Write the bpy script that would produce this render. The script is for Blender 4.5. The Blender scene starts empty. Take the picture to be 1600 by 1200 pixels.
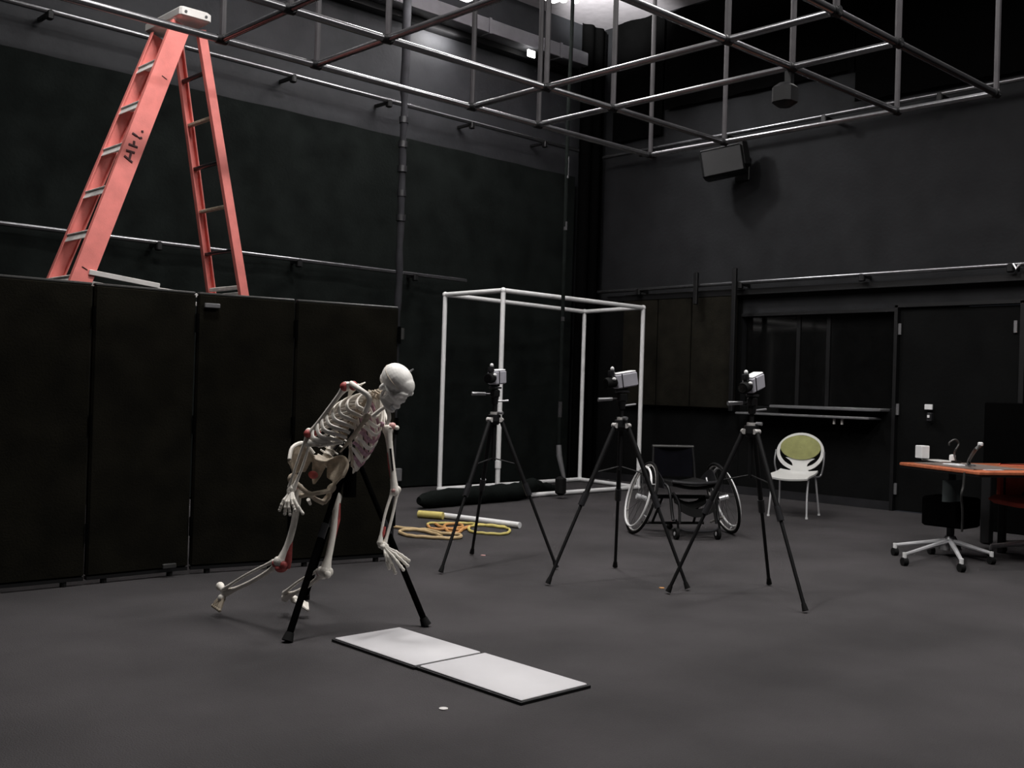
import bpy, math, random
from mathutils import Vector, Matrix, Quaternion
from math import sin, cos, pi, radians
random.seed(7)
S = bpy.context.scene
COL = S.collection
# ------------------------------------------------------------------ camera, world, lights, exposure
rows = [[0.727663, -0.025132, -0.685475], [-0.685273, 0.017257, -0.728082], [0.030128, 0.999535, -0.004665]]
cd = bpy.data.cameras.new('camera'); cam = bpy.data.objects.new('camera', cd); COL.objects.link(cam)
m4 = Matrix(((rows[0][0], rows[0][1], rows[0][2], 0), (rows[1][0], rows[1][1], rows[1][2], 0), (rows[2][0], rows[2][1], rows[2][2], 1.25), (0, 0, 0, 1)))
cam.matrix_world = m4
cd.lens = 37.386; cd.sensor_width = 36; cd.clip_end = 100
S.camera = cam
w = bpy.data.worlds.new('world'); S.world = w; w.use_nodes = True
w.node_tree.nodes['Background'].inputs[0].default_value = (.8, .85, 1, 1)
w.node_tree.nodes['Background'].inputs[1].default_value = .02
S.view_settings.view_transform = 'Standard'; S.view_settings.look = 'None'
S.view_settings.exposure = 0; S.view_settings.gamma = 1; S.view_settings.use_curve_mapping = False
LAMPS = [  # x, y, z, power, size x, size y   (ceiling luminaires, each gets its housing below)
    (4.8, 1.6, 5.9, 125, 1.2, .4), (6.6, 1.4, 5.9, 90, 1.2, .4),
    (2.9, 4.9, 5.9, 185, 1.2, .4), (7.6, 3.6, 5.9, 90, 1.2, .4),
    (1.0, 6.6, 5.9, 26, 1.2, .4), (6.2, 7.0, 5.9, 110, 1.2, .4)]
def area(x, y, z, p, sx, sy, rot=(0, 0, 0), col=(1, .97, .95)):
    l = bpy.data.lights.new('ceiling_lamp_light', 'AREA'); l.shape = 'RECTANGLE'; l.size = sx; l.size_y = sy
    l.energy = p; l.color = col
    o = bpy.data.objects.new('ceiling_lamp_light', l); o.location = (x, y, z); o.rotation_euler = rot; COL.objects.link(o)
    return o
for a in LAMPS: area(*a)

# ------------------------------------------------------------------ materials
MATS = {}
def mat(name, col, rough=.6, metal=0, var=.12, scale=8, bump=0, bscale=60, emit=None, estr=0, spec=.5, stretch=None, col2=None, v3=None):
    m = bpy.data.materials.new(name); m.use_nodes = True; nt = m.node_tree; b = nt.nodes['Principled BSDF']
    b.inputs['Roughness'].default_value = rough; b.inputs['Metallic'].default_value = metal
    b.inputs['Specular IOR Level'].default_value = spec
    tc = nt.nodes.new('ShaderNodeTexCoord'); src = tc.outputs['Object']
    if stretch:
        mp = nt.nodes.new('ShaderNodeMapping'); mp.inputs['Scale'].default_value = stretch
        nt.links.new(src, mp.inputs[0]); src = mp.outputs[0]
    n = nt.nodes.new('ShaderNodeTexNoise'); n.inputs['Scale'].default_value = scale; n.inputs['Detail'].default_value = 5
    nt.links.new(src, n.inputs['Vector'])
    r = nt.nodes.new('ShaderNodeValToRGB')
    r.color_ramp.elements[0].position = .3; r.color_ramp.elements[1].position = .7
    c2 = col2 or tuple(min(1, c*(1+var)) for c in col); c1 = col if col2 else tuple(c*(1-var) for c in col)
    r.color_ramp.elements[0].color = (*c1, 1); r.color_ramp.elements[1].color = (*c2, 1)
    nt.links.new(n.outputs['Fac'], r.inputs[0]); nt.links.new(r.outputs[0], b.inputs['Base Color'])
    if bump:
        n2 = nt.nodes.new('ShaderNodeTexNoise'); n2.inputs['Scale'].default_value = bscale; n2.inputs['Detail'].default_value = 4
        nt.links.new(src, n2.inputs['Vector'])
        bp = nt.nodes.new('ShaderNodeBump'); bp.inputs['Strength'].default_value = bump; bp.inputs['Distance'].default_value = .01
        nt.links.new(n2.outputs['Fac'], bp.inputs['Height']); nt.links.new(bp.outputs[0], b.inputs['Normal'])
    if emit:
        b.inputs['Emission Color'].default_value = (*emit, 1); b.inputs['Emission Strength'].default_value = estr
    MATS[name] = m
    return m
floor_m = mat('carpet', (.041, .039, .040), .9, var=.0, scale=1.3, bump=.6, bscale=140, col2=(.062, .058, .060), spec=.12)
wallL_m = mat('wall_paint_black', (.028, .029, .032), .6, var=.2, scale=3, bump=.25, bscale=25, spec=.15)
wallR_m = mat('wall_paint_charcoal', (.0145, .0150, .0162), .75, var=.2, scale=3, bump=.25, bscale=25, spec=.12)
wallD_m = mat('wall_paint_dado', (.0050, .0052, .0052), .85, var=.2, scale=3, bump=.25, bscale=25, spec=.05)
ceil_m = mat('ceiling_grey', (.50, .47, .49), .8, var=.1)
steelgrey_m = mat('duct_grey', (.15, .15, .16), .5, var=.1)
drape_m = mat('black_drape', (.0072, .0088, .0082), .95, var=.3, scale=4, bump=.4, bscale=30, spec=.04)
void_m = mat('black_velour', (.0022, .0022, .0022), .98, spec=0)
brownpan_m = mat('brown_black_fabric', (.0095, .0085, .006), .95, var=.35, scale=6, bump=.4, bscale=50, spec=.1)
screen_m = mat('divider_fabric', (.0072, .0066, .0046), .97, var=.35, scale=5, bump=.3, bscale=80, spec=.06)
trimsteel_m = mat('divider_trim', (.06, .06, .058), .5, metal=.5)
pipe_m = mat('dark_pipe', (.24, .24, .25), .27, metal=.92, var=.15, scale=6)
blackmetal_m = mat('black_metal', (.0055, .0055, .006), .5, var=.2, spec=.3)
blackshiny_m = mat('black_gloss', (.02, .02, .022), .3, var=.2)
greymetal_m = mat('grey_metal', (.30, .30, .31), .35, metal=.6)
chrome_m = mat('chrome', (.80, .80, .82), .28, metal=.45, var=.05)
alu_m = mat('aluminium', (.66, .64, .62), .45, metal=.3, var=.1)
pvc_m = mat('white_pvc', (.80, .80, .80), .4, var=.03)
plate_m = mat('white_plate', (.56, .55, .565), .55, var=.02)
pink_m = mat('ladder_fibreglass', (.82, .235, .205), .5, var=.1, scale=10, bump=.1, bscale=120)
bone_m = mat('bone', (.80, .76, .69), .5, var=.1, scale=25, bump=.15, bscale=90)
skull_m = mat('skull_bone', (.88, .86, .82), .5, var=.06, scale=20, bump=.08, bscale=60)
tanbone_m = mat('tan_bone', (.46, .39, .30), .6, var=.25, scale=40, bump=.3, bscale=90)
red_m = mat('red_paint', (.40, .07, .065), .5, var=.3, scale=40)
pinkm_m = mat('pink_paint', (.60, .33, .31), .5, var=.3, scale=40)
mauve_m = mat('mauve_paint', (.42, .24, .30), .55, var=.35, scale=50)
marker_m = mat('black_ink', (.06, .012, .015), .6)
camgrey_m = mat('camera_grey', (.46, .45, .50), .5, var=.1)
camwhite_m = mat('camera_white', (.80, .80, .80), .4, var=.05)
tan_m = mat('tan_cord', (.52, .38, .20), .6, var=.15)
yellow_m = mat('yellow_cord', (.62, .52, .16), .6, var=.15)
orangecord_m = mat('orange_cord', (.55, .27, .09), .6, var=.15)
green_m = mat('lime_fabric', (.26, .265, .10), .85, var=.12, scale=14, bump=.2, bscale=150)
shell_m = mat('chair_shell', (.62, .62, .60), .45, var=.04)
wood_m = mat('orange_wood', (.36, .10, .048), .35, scale=5, stretch=(1, 8, 1), col2=(.52, .165, .08))
redfab_m = mat('red_fabric', (.62, .09, .055), .8, var=.2)
white_m = mat('white_plastic', (.80, .80, .80), .4, var=.03)
paper_m = mat('paper', (.6, .6, .62), .8, var=.04)
trimdark_m = mat('dark_rubber_sleeve', (.022, .022, .025), .9, var=.2, spec=.15)
matgrey_m = mat('grey_mat', (.16, .13, .115), .7, var=.2)
stepalu_m = mat('step_aluminium', (.80, .77, .74), .5, var=.15, scale=20)
hanger_m = mat('dark_hanger_paint', (.040, .037, .040), .5, var=.2, spec=.3)
glass_m = mat('dark_glass', (.004, .004, .004), .08, var=.2)
rubber_m = mat('rubber', (.007, .007, .007), .8, var=.2, spec=.15)
lamp_m = mat('lamp_glow', (1, 1, 1), .5, emit=(1, .98, .96), estr=9)
navy_m = mat('navy_cloth', (.004, .004, .006), .9, var=.2, spec=.05)
tealgrey_m = mat('grey_cloth', (.045, .055, .055), .8, var=.2)

# ------------------------------------------------------------------ mesh tools
def basis(d):
    d = d.normalized(); a = Vector((0, 0, 1)) if abs(d.z) < .9 else Vector((1, 0, 0))
    u = d.cross(a).normalized(); return u, d.cross(u).normalized()
class MB:
    def __init__(s): s.v = []; s.f = []
    def quad(s, pts):
        n = len(s.v); s.v += [Vector(p) for p in pts]; s.f.append(tuple(range(n, n+len(pts)))); return s
    def box(s, c, size, rot=None, bev=0):
        c = Vector(c); sx, sy, sz = (x/2 for x in size); b = min(bev, sx*.9, sy*.9, sz*.9)
        R = rot if rot is not None else Matrix.Identity(3)
        n = len(s.v)
        if b <= 0:
            for z in (-sz, sz):
                for x, y in ((-sx, -sy), (sx, -sy), (sx, sy), (-sx, sy)): s.v.append(c+R@Vector((x, y, z)))
            s.f += [tuple(n+i for i in q) for q in ((3, 2, 1, 0), (4, 5, 6, 7), (0, 1, 5, 4), (1, 2, 6, 5), (2, 3, 7, 6), (3, 0, 4, 7))]
        else:
            rings = [(-sz, b), (-sz+b, 0), (sz-b, 0), (sz, b)]
            for z, i in rings:
                X, Y = sx-i, sy-i
                for x, y in ((-X+b, -Y), (X-b, -Y), (X, -Y+b), (X, Y-b), (X-b, Y), (-X+b, Y), (-X, Y-b), (-X, -Y+b)):
                    s.v.append(c+R@Vector((x, y, z)))
            for k in range(3):
                for j in range(8):
                    a = n+k*8+j; d = n+k*8+(j+1) % 8; s.f.append((a, d, d+8, a+8))
            s.f.append(tuple(n+j for j in range(7, -1, -1))); s.f.append(tuple(n+24+j for j in range(8)))
        return s
    def tube(s, pts, r, n=8, closed=False, flat=1, up=None, caps=True):
        P = [Vector(p) for p in pts]; N = len(P)
        rr = list(r) if hasattr(r, '__len__') else [r]*N
        if len(rr) != N: rr = [rr[0]+(rr[-1]-rr[0])*i/(N-1) for i in range(N)]
        base = len(s.v); u = None
        for i in range(N):
            if closed: d = P[(i+1) % N]-P[i-1]
            else: d = P[min(i+1, N-1)]-P[max(i-1, 0)]
            if d.length < 1e-9: d = Vector((0, 0, 1))
            d.normalize()
            if up is not None:
                u = Vector(up); u = (u-d*u.dot(d))
                if u.length < 1e-6: u, _ = basis(d)
                u.normalize()
            elif u is None: u, _ = basis(d)
            else:
                u = u-d*u.dot(d)
                if u.length < 1e-6: u, _ = basis(d)
                u.normalize()
            vv = d.cross(u)
            for k in range(n):
                a = 2*pi*k/n; s.v.append(P[i]+(u*cos(a)+vv*sin(a)*flat)*rr[i])
        M_ = N if closed else N-1
        for i in range(M_):
            for k in range(n):
                a = base+i*n+k; b = base+i*n+(k+1) % n; c = base+((i+1) % N)*n+(k+1) % n; d = base+((i+1) % N)*n+k
                s.f.append((a, b, c, d))
        if caps and not closed:
            s.f.append(tuple(base+k for k in range(n-1, -1, -1))); s.f.append(tuple(base+(N-1)*n+k for k in range(n)))
        return s
    def ell(s, c, r, rot=None, nu=12, nv=8):
        c = Vector(c); R = rot if rot is not None else Matrix.Identity(3); r = r if hasattr(r, '__len__') else (r, r, r)
        base = len(s.v)
        s.v.append(c+R@Vector((0, 0, -r[2])))
        for j in range(1, nv):
            t = -pi/2+pi*j/nv
            for i in range(nu):
                a = 2*pi*i/nu; s.v.append(c+R@Vector((r[0]*cos(t)*cos(a), r[1]*cos(t)*sin(a), r[2]*sin(t))))
        s.v.append(c+R@Vector((0, 0, r[2]))); top = len(s.v)-1
        for i in range(nu): s.f.append((base, base+1+(i+1) % nu, base+1+i))
        for j in range(nv-2):
            for i in range(nu):
                a = base+1+j*nu+i; b = base+1+j*nu+(i+1) % nu; s.f.append((a, b, b+nu, a+nu))
        for i in range(nu): s.f.append((top, top-nu+i, top-nu+(i+1) % nu))
        return s
    def cyl(s, a, b, r, n=14, r2=None): return s.tube([a, b], [r, r if r2 is None else r2], n)
    def sheet(s, fn, nu, nv, th, closed_u=False):
        """a curved sheet fn(u,v)->point with real thickness th"""
        g = [[Vector(fn(i/nu, j/nv)) for j in range(nv+1)] for i in range(nu+1)]
        base = len(s.v); W = nv+1
        nr = []
        for i in range(nu+1):
            for j in range(nv+1):
                du = g[min(i+1, nu)][j]-g[max(i-1, 0)][j]; dv = g[i][min(j+1, nv)]-g[i][max(j-1, 0)]
                q = du.cross(dv); nr.append(q.normalized() if q.length > 1e-9 else Vector((0, 0, 1)))
        for sgn in (1, -1):
            for i in range(nu+1):
                for j in range(nv+1): s.v.append(g[i][j]+nr[i*W+j]*th/2*sgn)
        o = (nu+1)*W
        for i in range(nu):
            for j in range(nv):
                a = base+i*W+j; s.f.append((a, a+W, a+W+1, a+1)); s.f.append((o+a, o+a+1, o+a+W+1, o+a+W))
        for i in range(nu):
            a = base+i*W; s.f.append((a, a+o, a+o+W, a+W)); a = base+i*W+nv; s.f.append((a, a+W, a+W+o, a+o))
        for j in range(nv):
            a = base+j; s.f.append((a, a+1, a+1+o, a+o)); a = base+nu*W+j; s.f.append((a, a+o, a+o+1, a+1))
        return s
    def build(s, name, m, parent=None, origin=None, smooth=True, kind=None, label=None, remesh=0):
        me = bpy.data.meshes.new(name); O = Vector(origin) if origin is not None else Vector((0, 0, 0))
        if parent is not None and origin is None and 'world_origin' in parent: O = Vector(parent['world_origin'])
        me.from_pydata([tuple(v-O) for v in s.v], [], s.f); me.materials.append(m)
        if remesh:
            tmp = bpy.data.objects.new('tmp', me); COL.objects.link(tmp)
            md = tmp.modifiers.new('r', 'REMESH'); md.mode = 'VOXEL'; md.voxel_size = remesh
            sm = tmp.modifiers.new('s', 'SMOOTH'); sm.iterations = 3; sm.factor = .5
            dg = bpy.context.evaluated_depsgraph_get(); me2 = bpy.data.meshes.new_from_object(tmp.evaluated_get(dg))
            bpy.data.objects.remove(tmp); me2.name = name; me = me2
            if not me.materials: me.materials.append(m)
        if smooth:
            for p in me.polygons: p.use_smooth = True
            try: me.set_sharp_from_angle(angle=radians(38))
            except Exception: pass
        me.update()
        o = bpy.data.objects.new(name, me); COL.objects.link(o)
        if parent is not None:
            o.parent = parent
            if 'world_origin' in parent: o['world_origin'] = parent['world_origin']
        elif origin is not None: o.location = O
        if kind: o['kind'] = kind
        if label: o['label'] = label
        return o
def thing(name, label, cat, loc=(0, 0, 0), rotz=0, group=None, world=False):
    """an empty at the thing's base; world=True: its parts are written in room coordinates"""
    o = bpy.data.objects.new(name, None); COL.objects.link(o); o.location = loc; o.rotation_euler = (0, 0, rotz)
    o.empty_display_size = .1
    o['label'] = label; o['category'] = cat
    if group: o['group'] = group
    if world: o['world_origin'] = tuple(loc)
    return o
def tag(o, label, cat, group=None):
    o['label'] = label; o['category'] = cat
    if group: o['group'] = group
    return o
def lerp(a, b, t): return Vector(a)+(Vector(b)-Vector(a))*t
def spl(pts, k=6, closed=False):
    P = [Vector(p) for p in pts]; out = []; N = len(P)
    for i in range(N if closed else N-1):
        if closed: p0, p1, p2, p3 = P[i-1], P[i], P[(i+1) % N], P[(i+2) % N]
        else: p0, p1, p2, p3 = P[max(i-1, 0)], P[i], P[i+1], P[min(i+2, N-1)]
        for j in range(k):
            t = j/k
            out.append(.5*((2*p1)+(p2-p0)*t+(2*p0-5*p1+4*p2-p3)*t*t+(3*p1-p0-3*p2+p3)*t**3))
    if not closed: out.append(P[-1])
    return out
def fr(x, y, z): return Matrix((Vector(x), Vector(y), Vector(z))).transposed()

# ------------------------------------------------------------------ the room
XR, YL, H = 11.45, 10.5, 6.5
X0, Y0 = -2.5, -3.0
MB().box(((X0+XR)/2, (Y0+YL)/2, -.1), (XR-X0, YL-Y0, .2)).build('floor', floor_m, kind='structure', smooth=False)
MB().box(((X0+XR)/2, (Y0+YL)/2, H+.1), (XR-X0, YL-Y0, .2)).build('ceiling', ceil_m, kind='structure', smooth=False)
MB().box(((X0+XR)/2, YL+.1, H/2), (XR-X0, .2, H)).build('wall_left', wallL_m, kind='structure', smooth=False)
# right wall with a pass-through opening and a doorway
WY0, WY1, WZ0, WZ1 = 5.83, 7.90, 1.13, 2.30
mb = MB()
def wr(y0, y1, z0, z1, x0=XR, x1=XR+.2): mb.box(((x0+x1)/2, (y0+y1)/2, (z0+z1)/2), (x1-x0, y1-y0, z1-z0))
wr(WY1, YL, 0, H); wr(WY0, WY1, 0, WZ0); wr(WY0, WY1, WZ1, H); wr(5.80, WY0, 0, H); wr(4.42, 5.80, 2.31, H); wr(Y0, 4.42, 0, H)
mb.build('wall_right', wallR_m, kind='structure', smooth=False)
MB().box((X0-.1, (Y0+YL)/2, H/2), (.2, YL-Y0, H)).build('wall_back', wallL_m, kind='structure', smooth=False)
MB().box(((X0+XR)/2, Y0-.1, H/2), (XR-X0, .2, H)).build('wall_near', wallL_m, kind='structure', smooth=False)
MB().box((XR-.012, 9.2, .05), (.024, 2.55, .10)).build('baseboard_right', blackshiny_m, kind='structure', smooth=False)
MB().box((XR-.012, 6.87, .05), (.024, 2.10, .10)).build('baseboard_right', blackshiny_m, kind='structure', smooth=False)
# serving hatch: dark booth behind the opening, two sliding panes, frame posts, sill shelves
win = bpy.data.objects.new('window_1', None); COL.objects.link(win); win['kind'] = 'structure'
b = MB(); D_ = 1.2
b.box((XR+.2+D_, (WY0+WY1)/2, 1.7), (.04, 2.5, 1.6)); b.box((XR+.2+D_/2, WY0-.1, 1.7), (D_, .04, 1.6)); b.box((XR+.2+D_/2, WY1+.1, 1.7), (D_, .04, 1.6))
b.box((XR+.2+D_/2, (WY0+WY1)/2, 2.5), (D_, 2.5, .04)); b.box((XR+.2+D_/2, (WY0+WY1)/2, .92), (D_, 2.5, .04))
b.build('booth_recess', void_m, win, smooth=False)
for yy in (7.13, 6.72): MB().box((XR+.10, yy, (WZ0+WZ1)/2), (.05, .05, WZ1-WZ0), bev=.004).build('window_post', blackmetal_m, win)
for y0, y1 in ((WY0+.01, 6.695), (6.745, 7.105), (7.155, WY1-.01)):
    MB().box((XR+.10, (y0+y1)/2, (WZ0+WZ1)/2), (.008, y1-y0, WZ1-WZ0-.02)).build('pane', glass_m, win)
MB().box((XR+.03, (WY0+WY1)/2, WZ1-.02), (.10, WY1-WY0, .035)).build('window_frame', blackmetal_m, win)
MB().box((XR-.10, 6.60, 1.135), (.24, 1.45, .035), bev=.008).build('window_sill', greymetal_m, win)
MB().box((XR-.16, 6.86, 1.035), (.30, 1.80, .03), bev=.008).build('counter_ledge', greymetal_m, win)
for yy in (6.32, 6.42): MB().box((XR-.25, yy, .99), (.02, .025, .07)).build('ledge_bracket', alu_m, win)
for y0, y1 in ((7.60, 7.32), (7.22, 7.02), (6.95, 6.75)):
    MB().box((XR+.16, (y0+y1)/2, 2.22), (.02, abs(y1-y0), .014)).build('pane_reflection', greymetal_m, win)  # thin grey bars stand in for reflections in the hatch glass
# door
dr = bpy.data.objects.new('door_1', None); COL.objects.link(dr); dr['kind'] = 'structure'
MB().box((XR+.035, 5.11, 1.15), (.05, 1.34, 2.28), bev=.005).build('door_leaf', wallD_m, dr)
for yy, z in ((5.775, 2.06), (5.775, 1.15), (5.775, .25), (4.50, 2.06)):
    MB().box((XR-.004, yy, z), (.02, .035, .13), bev=.003).build('hinge', greymetal_m, dr)
b = MB(); b.box((XR-.01, 5.81, 1.16), (.05, .04, 2.34)); b.box((XR-.01, 4.42, 1.16), (.05, .05, 2.34)); b.box((XR-.01, 5.115, 2.325), (.05, 1.42, .04))
b.build('door_frame', blackmetal_m, dr, smooth=False)

# ceiling services: lit duct along the left wall, beams
t_ = thing('air_duct', 'long grey rectangular air duct high along the left wall', 'duct', (8, 10.0, 5.7), world=True)
MB().box((6.9, 10.33, 5.88), (7.9, .33, .19), bev=.01).build('duct_body', steelgrey_m, t_)
for x in (4.2, 5.8, 7.4, 9.0, 10.3): MB().box((x, 10.325, 5.88), (.04, .345, .205)).build('duct_flange', steelgrey_m, t_)
for x in (5.0, 8.2): MB().box((x, 10.32, 6.22), (.03, .2, .50)).build('duct_strap', blackmetal_m, t_)
MB().box((6.9, 10.42, 5.735), (7.9, .15, .085), bev=.01).build('trim_1', blackmetal_m, kind='structure')
for i, y in enumerate((0.4, 3.0, 5.6)):
    MB().box((4.5, y, 6.33), (13.6, .22, .34)).build('beam', blackmetal_m, kind='structure', smooth=False)
for x in (6.2, 9.0):
    MB().box((x, 7.6, 6.33), (.18, 4.0, .30)).build('beam', blackmetal_m, kind='structure', smooth=False)

# black soft goods and shade sheets
def drape(name, label, x0, x1, y, z0, z1, axis='x', amp=.02, wl=.42, m=None, cat='drape', th=.012, ph=0):
    L = abs(x1-x0); n = max(8, int(L/wl*8))
    def fn(u, v):
        s = x0+(x1-x0)*u; o = amp*sin(2*pi*s/wl+ph)+amp*.5*sin(2*pi*s/(wl*2.7)+1)
        return (s, y+o, z0+(z1-z0)*v) if axis == 'x' else (y+o, s, z0+(z1-z0)*v)
    o = MB().sheet(fn, n, 2, th).build(name, m or drape_m, origin=(0, 0, 0)); tag(o, label, cat); return o
drape('wall_drape', 'wide flat black drape covering the left wall below the upper pipe', -2.3, 10.85, 10.36, .02, 4.26, amp=.012, wl=.9)
drape('corner_drape', 'narrow deep black drape leg hanging full height in the room corner', 10.80, 11.30, 10.22, .02, 6.40, amp=.025, wl=.22, m=void_m)
drape('shade_sheet', 'black sheet standing in for shade, hanging lowest, at the right end of the right wall', -1.0, 6.35, 11.36, 4.72, 6.44, axis='y', amp=.02, wl=.5, m=void_m)  # these three sheets stand in for the shade above the wall's light pool
drape('shade_sheet', 'black sheet standing in for shade above the wall speaker on the right wall', 6.40, 9.2, 11.36, 5.12, 6.44, axis='y', amp=.02, wl=.5, m=void_m)
drape('shade_sheet', 'narrow black sheet standing in for shade beside the corner drape', 9.25, 10.15, 11.38, 4.80, 6.49, axis='y', amp=.02, wl=.5, m=void_m)

# wall pipes: stand-off battens with brackets
def batten(label, a, b, r, wallpt, n, wall, group='pipe battens on the walls', skip=()):
    a = Vector(a); b = Vector(b)
    t = thing('pipe_batten', label, 'pipe', tuple((a+b)/2), world=True, group=group)
    MB().tube([a, b], r, 12).build('pipe', pipe_m, t)
    for i in range(n):
        p = lerp(a, b, (i+.5)/n)
        q = Vector((p.x, wallpt-.01, p.z)) if wall == 'L' else Vector((wallpt-.012, p.y, p.z))
        bb = MB(); bb.box((p+q)/2+Vector((0, 0, -.02)), (.04, (q-p).length, .03) if wall == 'L' else ((q-p).length, .04, .03)); bb.box(p+Vector((0, 0, -.035)), (.06, .07, .09), bev=.01)
        bb.build('bracket', blackmetal_m, t)
    return t
batten('upper dark pipe on brackets along the left wall above the drape', (-1, 10.22, 4.66), (10.75, 10.22, 4.60), .028, 10.5, 9, 'L')
batten('lower steel pipe crossing the left wall behind the ladder', (-1, 10.20, 2.62), (8.75, 10.20, 2.60), .024, 10.5, 6, 'L')
batten('upper pipe running along the right wall under the black shade sheets', (11.15, 10.1, 4.55), (11.15, -1, 4.60), .026, 11.45, 8, 'R')
batten('lower pipe crossing the right wall above the hatch and door', (11.25, 10.3, 2.665), (11.25, 2.0, 2.70), .024, 11.45, 5, 'R')
MB().box((11.38, 6.1, 2.565), (.12, 8.0, .07)).build('trim_2', blackmetal_m, kind='structure', smooth=False)
MB().box((10.43, 10.3, 2.53), (0.01, .01, .01))
for y, z0, z1 in ((8.46, 2.42, 2.84), (7.86, 1.05, 2.86)):
    o = MB().box((11.20, y, (z0+z1)/2), (.05, .06, z1-z0), bev=.008).build('upright_strut', blackmetal_m, origin=(11.2, y, z0))
    tag(o, 'short black upright strut clamped on the lower right-wall pipe' if y > 8 else 'tall black upright strut beside the left edge of the hatch', 'strut')
# brown black acoustic panels
for y0, y1 in ((7.92, 10.2), (5.83, 5.79)): pass
b = MB(); b.box((XR-.006, (7.90+10.4)/2, 1.28), (.012, 2.5, 2.56)); b.box((XR-.006, 6.865, .565), (.012, 2.06, 1.12))
b.box((XR-.006, (4.39+Y0)/2, 1.28), (.012, 4.39-Y0, 2.56))
b.build('wall_right_lower', wallD_m, kind='structure', smooth=False)
t_ = thing('acoustic_panel_set', 'row of three brown-black fabric panels on right wall left of hatch', 'panel', (11.4, 8.8, 1.08), world=True)
for y0, y1 in ((9.80, 9.20), (9.185, 8.63), (8.615, 7.94)):
    MB().box((11.37, (y0+y1)/2, 1.845), (.08, abs(y1-y0), 1.53), bev=.012).build('panel', brownpan_m, t_)
# light switch / socket on the door side, wall socket by the screen
t_ = thing('wall_socket', 'small white socket plate with a plugged-in grey adapter on the door', 'socket', (11.400,5.381,1.091), world=True)
c = Vector((11.420,5.400,1.189)); MB().box(c, (.02, .09, .06), bev=.004).build('face_plate', white_m, t_)
c = Vector((11.400,5.373,1.077)); MB().box(c, (.06, .06, .10), bev=.01).build('adapter', blackshiny_m, t_); MB().box(c+Vector((-.035, 0, 0.01)), (.012, .025, .03)).build('indicator', white_m, t_)
o = MB().box((7.849,10.300,0.169), (.10, .04, .16), bev=.01).build('floor_socket_box', greymetal_m, origin=(0, 0, 0)); tag(o, 'small dull grey box low on the drape just right of the divider', 'box')

# ------------------------------------------------------------------ lighting grid
GZ = 3.5
GX = [1.25, 1.95, 3.37, 4.10, 5.56, 6.31, 7.80]; GY = [6.47, 5.63, 4.01, 3.25]
GXX = [-.2, 1.25, 1.95, 3.37, 4.10, 5.56, 6.31, 7.80]
g = thing('pipe_grid', 'suspended grid of dark steel pipes with hangers above the whole space', 'pipe grid', (4.5, 4.9, GZ), world=True)
for y in GY: MB().tube([(-1.2, y, GZ), (7.83, y, GZ)], .025, 12).build('long_pipe', pipe_m, g)
for x in GX:
    MB().tube([(x, 6.50, GZ+.004), (x, 3.22, GZ+.004)], .023, 12).build('cross_pipe', pipe_m, g)
for x in GX:
    for y in GY:
        hz = 6.45
        MB().tube([(x, y, GZ), (x, y, hz)], .021, 8).build('hanger', hanger_m, g)
        MB().tube([(x-.045, y, GZ), (x+.028, y, GZ)], .031, 10).tube([(x, y-.028, GZ+.004), (x, y+.028, GZ+.004)], .029, 10).build('clamp', blackmetal_m, g)

# luminaires seen above the grid and those over the camera side
def luminaire(x, y, z, sx, sy, label, glow=True, power=0):
    t = thing('ceiling_luminaire', label, 'lamp', (x, y, z), group='ceiling luminaires')
    MB().box((0, 0, .10), (sx+.08, sy+.06, .12), bev=.02).build('housing', blackmetal_m, t)
    MB().box((0, 0, .025), (sx, sy, .035), bev=.008).build('diffuser', lamp_m, t)
    for k in (-.4, .4): MB().tube([(k*sx, 0, .16), (k*sx, 0, 6.5-z)], .008, 6).build('rod', blackmetal_m, t)
    return t
for i, (x, y, z, p, sx, sy) in enumerate(LAMPS):
    luminaire(x, y, z+.03, sx, sy, ('ceiling luminaire over the camera side, nearest the left', 'ceiling luminaire over the camera side, nearest the right', 'ceiling luminaire above the skeleton', 'ceiling luminaire above the three tripods', 'ceiling luminaire above the left end of the divider', 'ceiling luminaire above the coiled cords')[i])
luminaire(7.85, 8.46, 5.62, 1.3, .14, 'long white luminaire glowing at the top edge of the picture')
area(7.85, 8.46, 5.60, 26, 1.2, .12)
area(7.85, 8.46, 5.86, 200, 1.2, .12, (pi, 0, 0))
sp = thing('spotlight', 'small black twin spotlight glowing beside the long luminaire', 'lamp', (8.95, 8.73, 5.8), world=True)
for dx in (-.04, .05):
    MB().cyl((8.95+dx*1.2, 8.73-dx, 5.84), (8.95+dx*1.2, 8.73-dx, 6.0), .05, 14).build('can', blackmetal_m, sp)
    MB().ell((8.95+dx*1.2, 8.73-dx, 5.84), (.045, .045, .03)).build('bulb', lamp_m, sp)
MB().tube([(8.95, 8.73, 6.0), (8.95, 8.73, 6.45)], .012, 8).build('stem', blackmetal_m, sp)
l = bpy.data.lights.new('spotlight_light', 'SPOT'); l.energy = 230; l.spot_size = radians(72); l.spot_blend = .9; l.shadow_soft_size = .16
lo = bpy.data.objects.new('spotlight_light', l); COL.objects.link(lo); lo.location = (8.9, 8.9, 5.74)
lo.rotation_euler = (Vector((11.4, 7.5, 3.6))-Vector((8.9, 8.9, 5.74))).to_track_quat('-Z', 'Y').to_euler()
l2 = bpy.data.lights.new('uplight_light', 'SPOT'); l2.energy = 900; l2.spot_size = radians(50); l2.spot_blend = .8; l2.shadow_soft_size = .1
lq = bpy.data.objects.new('uplight_light', l2); COL.objects.link(lq); lq.location = (9.05, 8.75, 6.02)
lq.rotation_euler = (Vector((11.0, 9.8, 6.75))-Vector((9.05, 8.75, 6.02))).to_track_quat('-Z', 'Y').to_euler()
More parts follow.
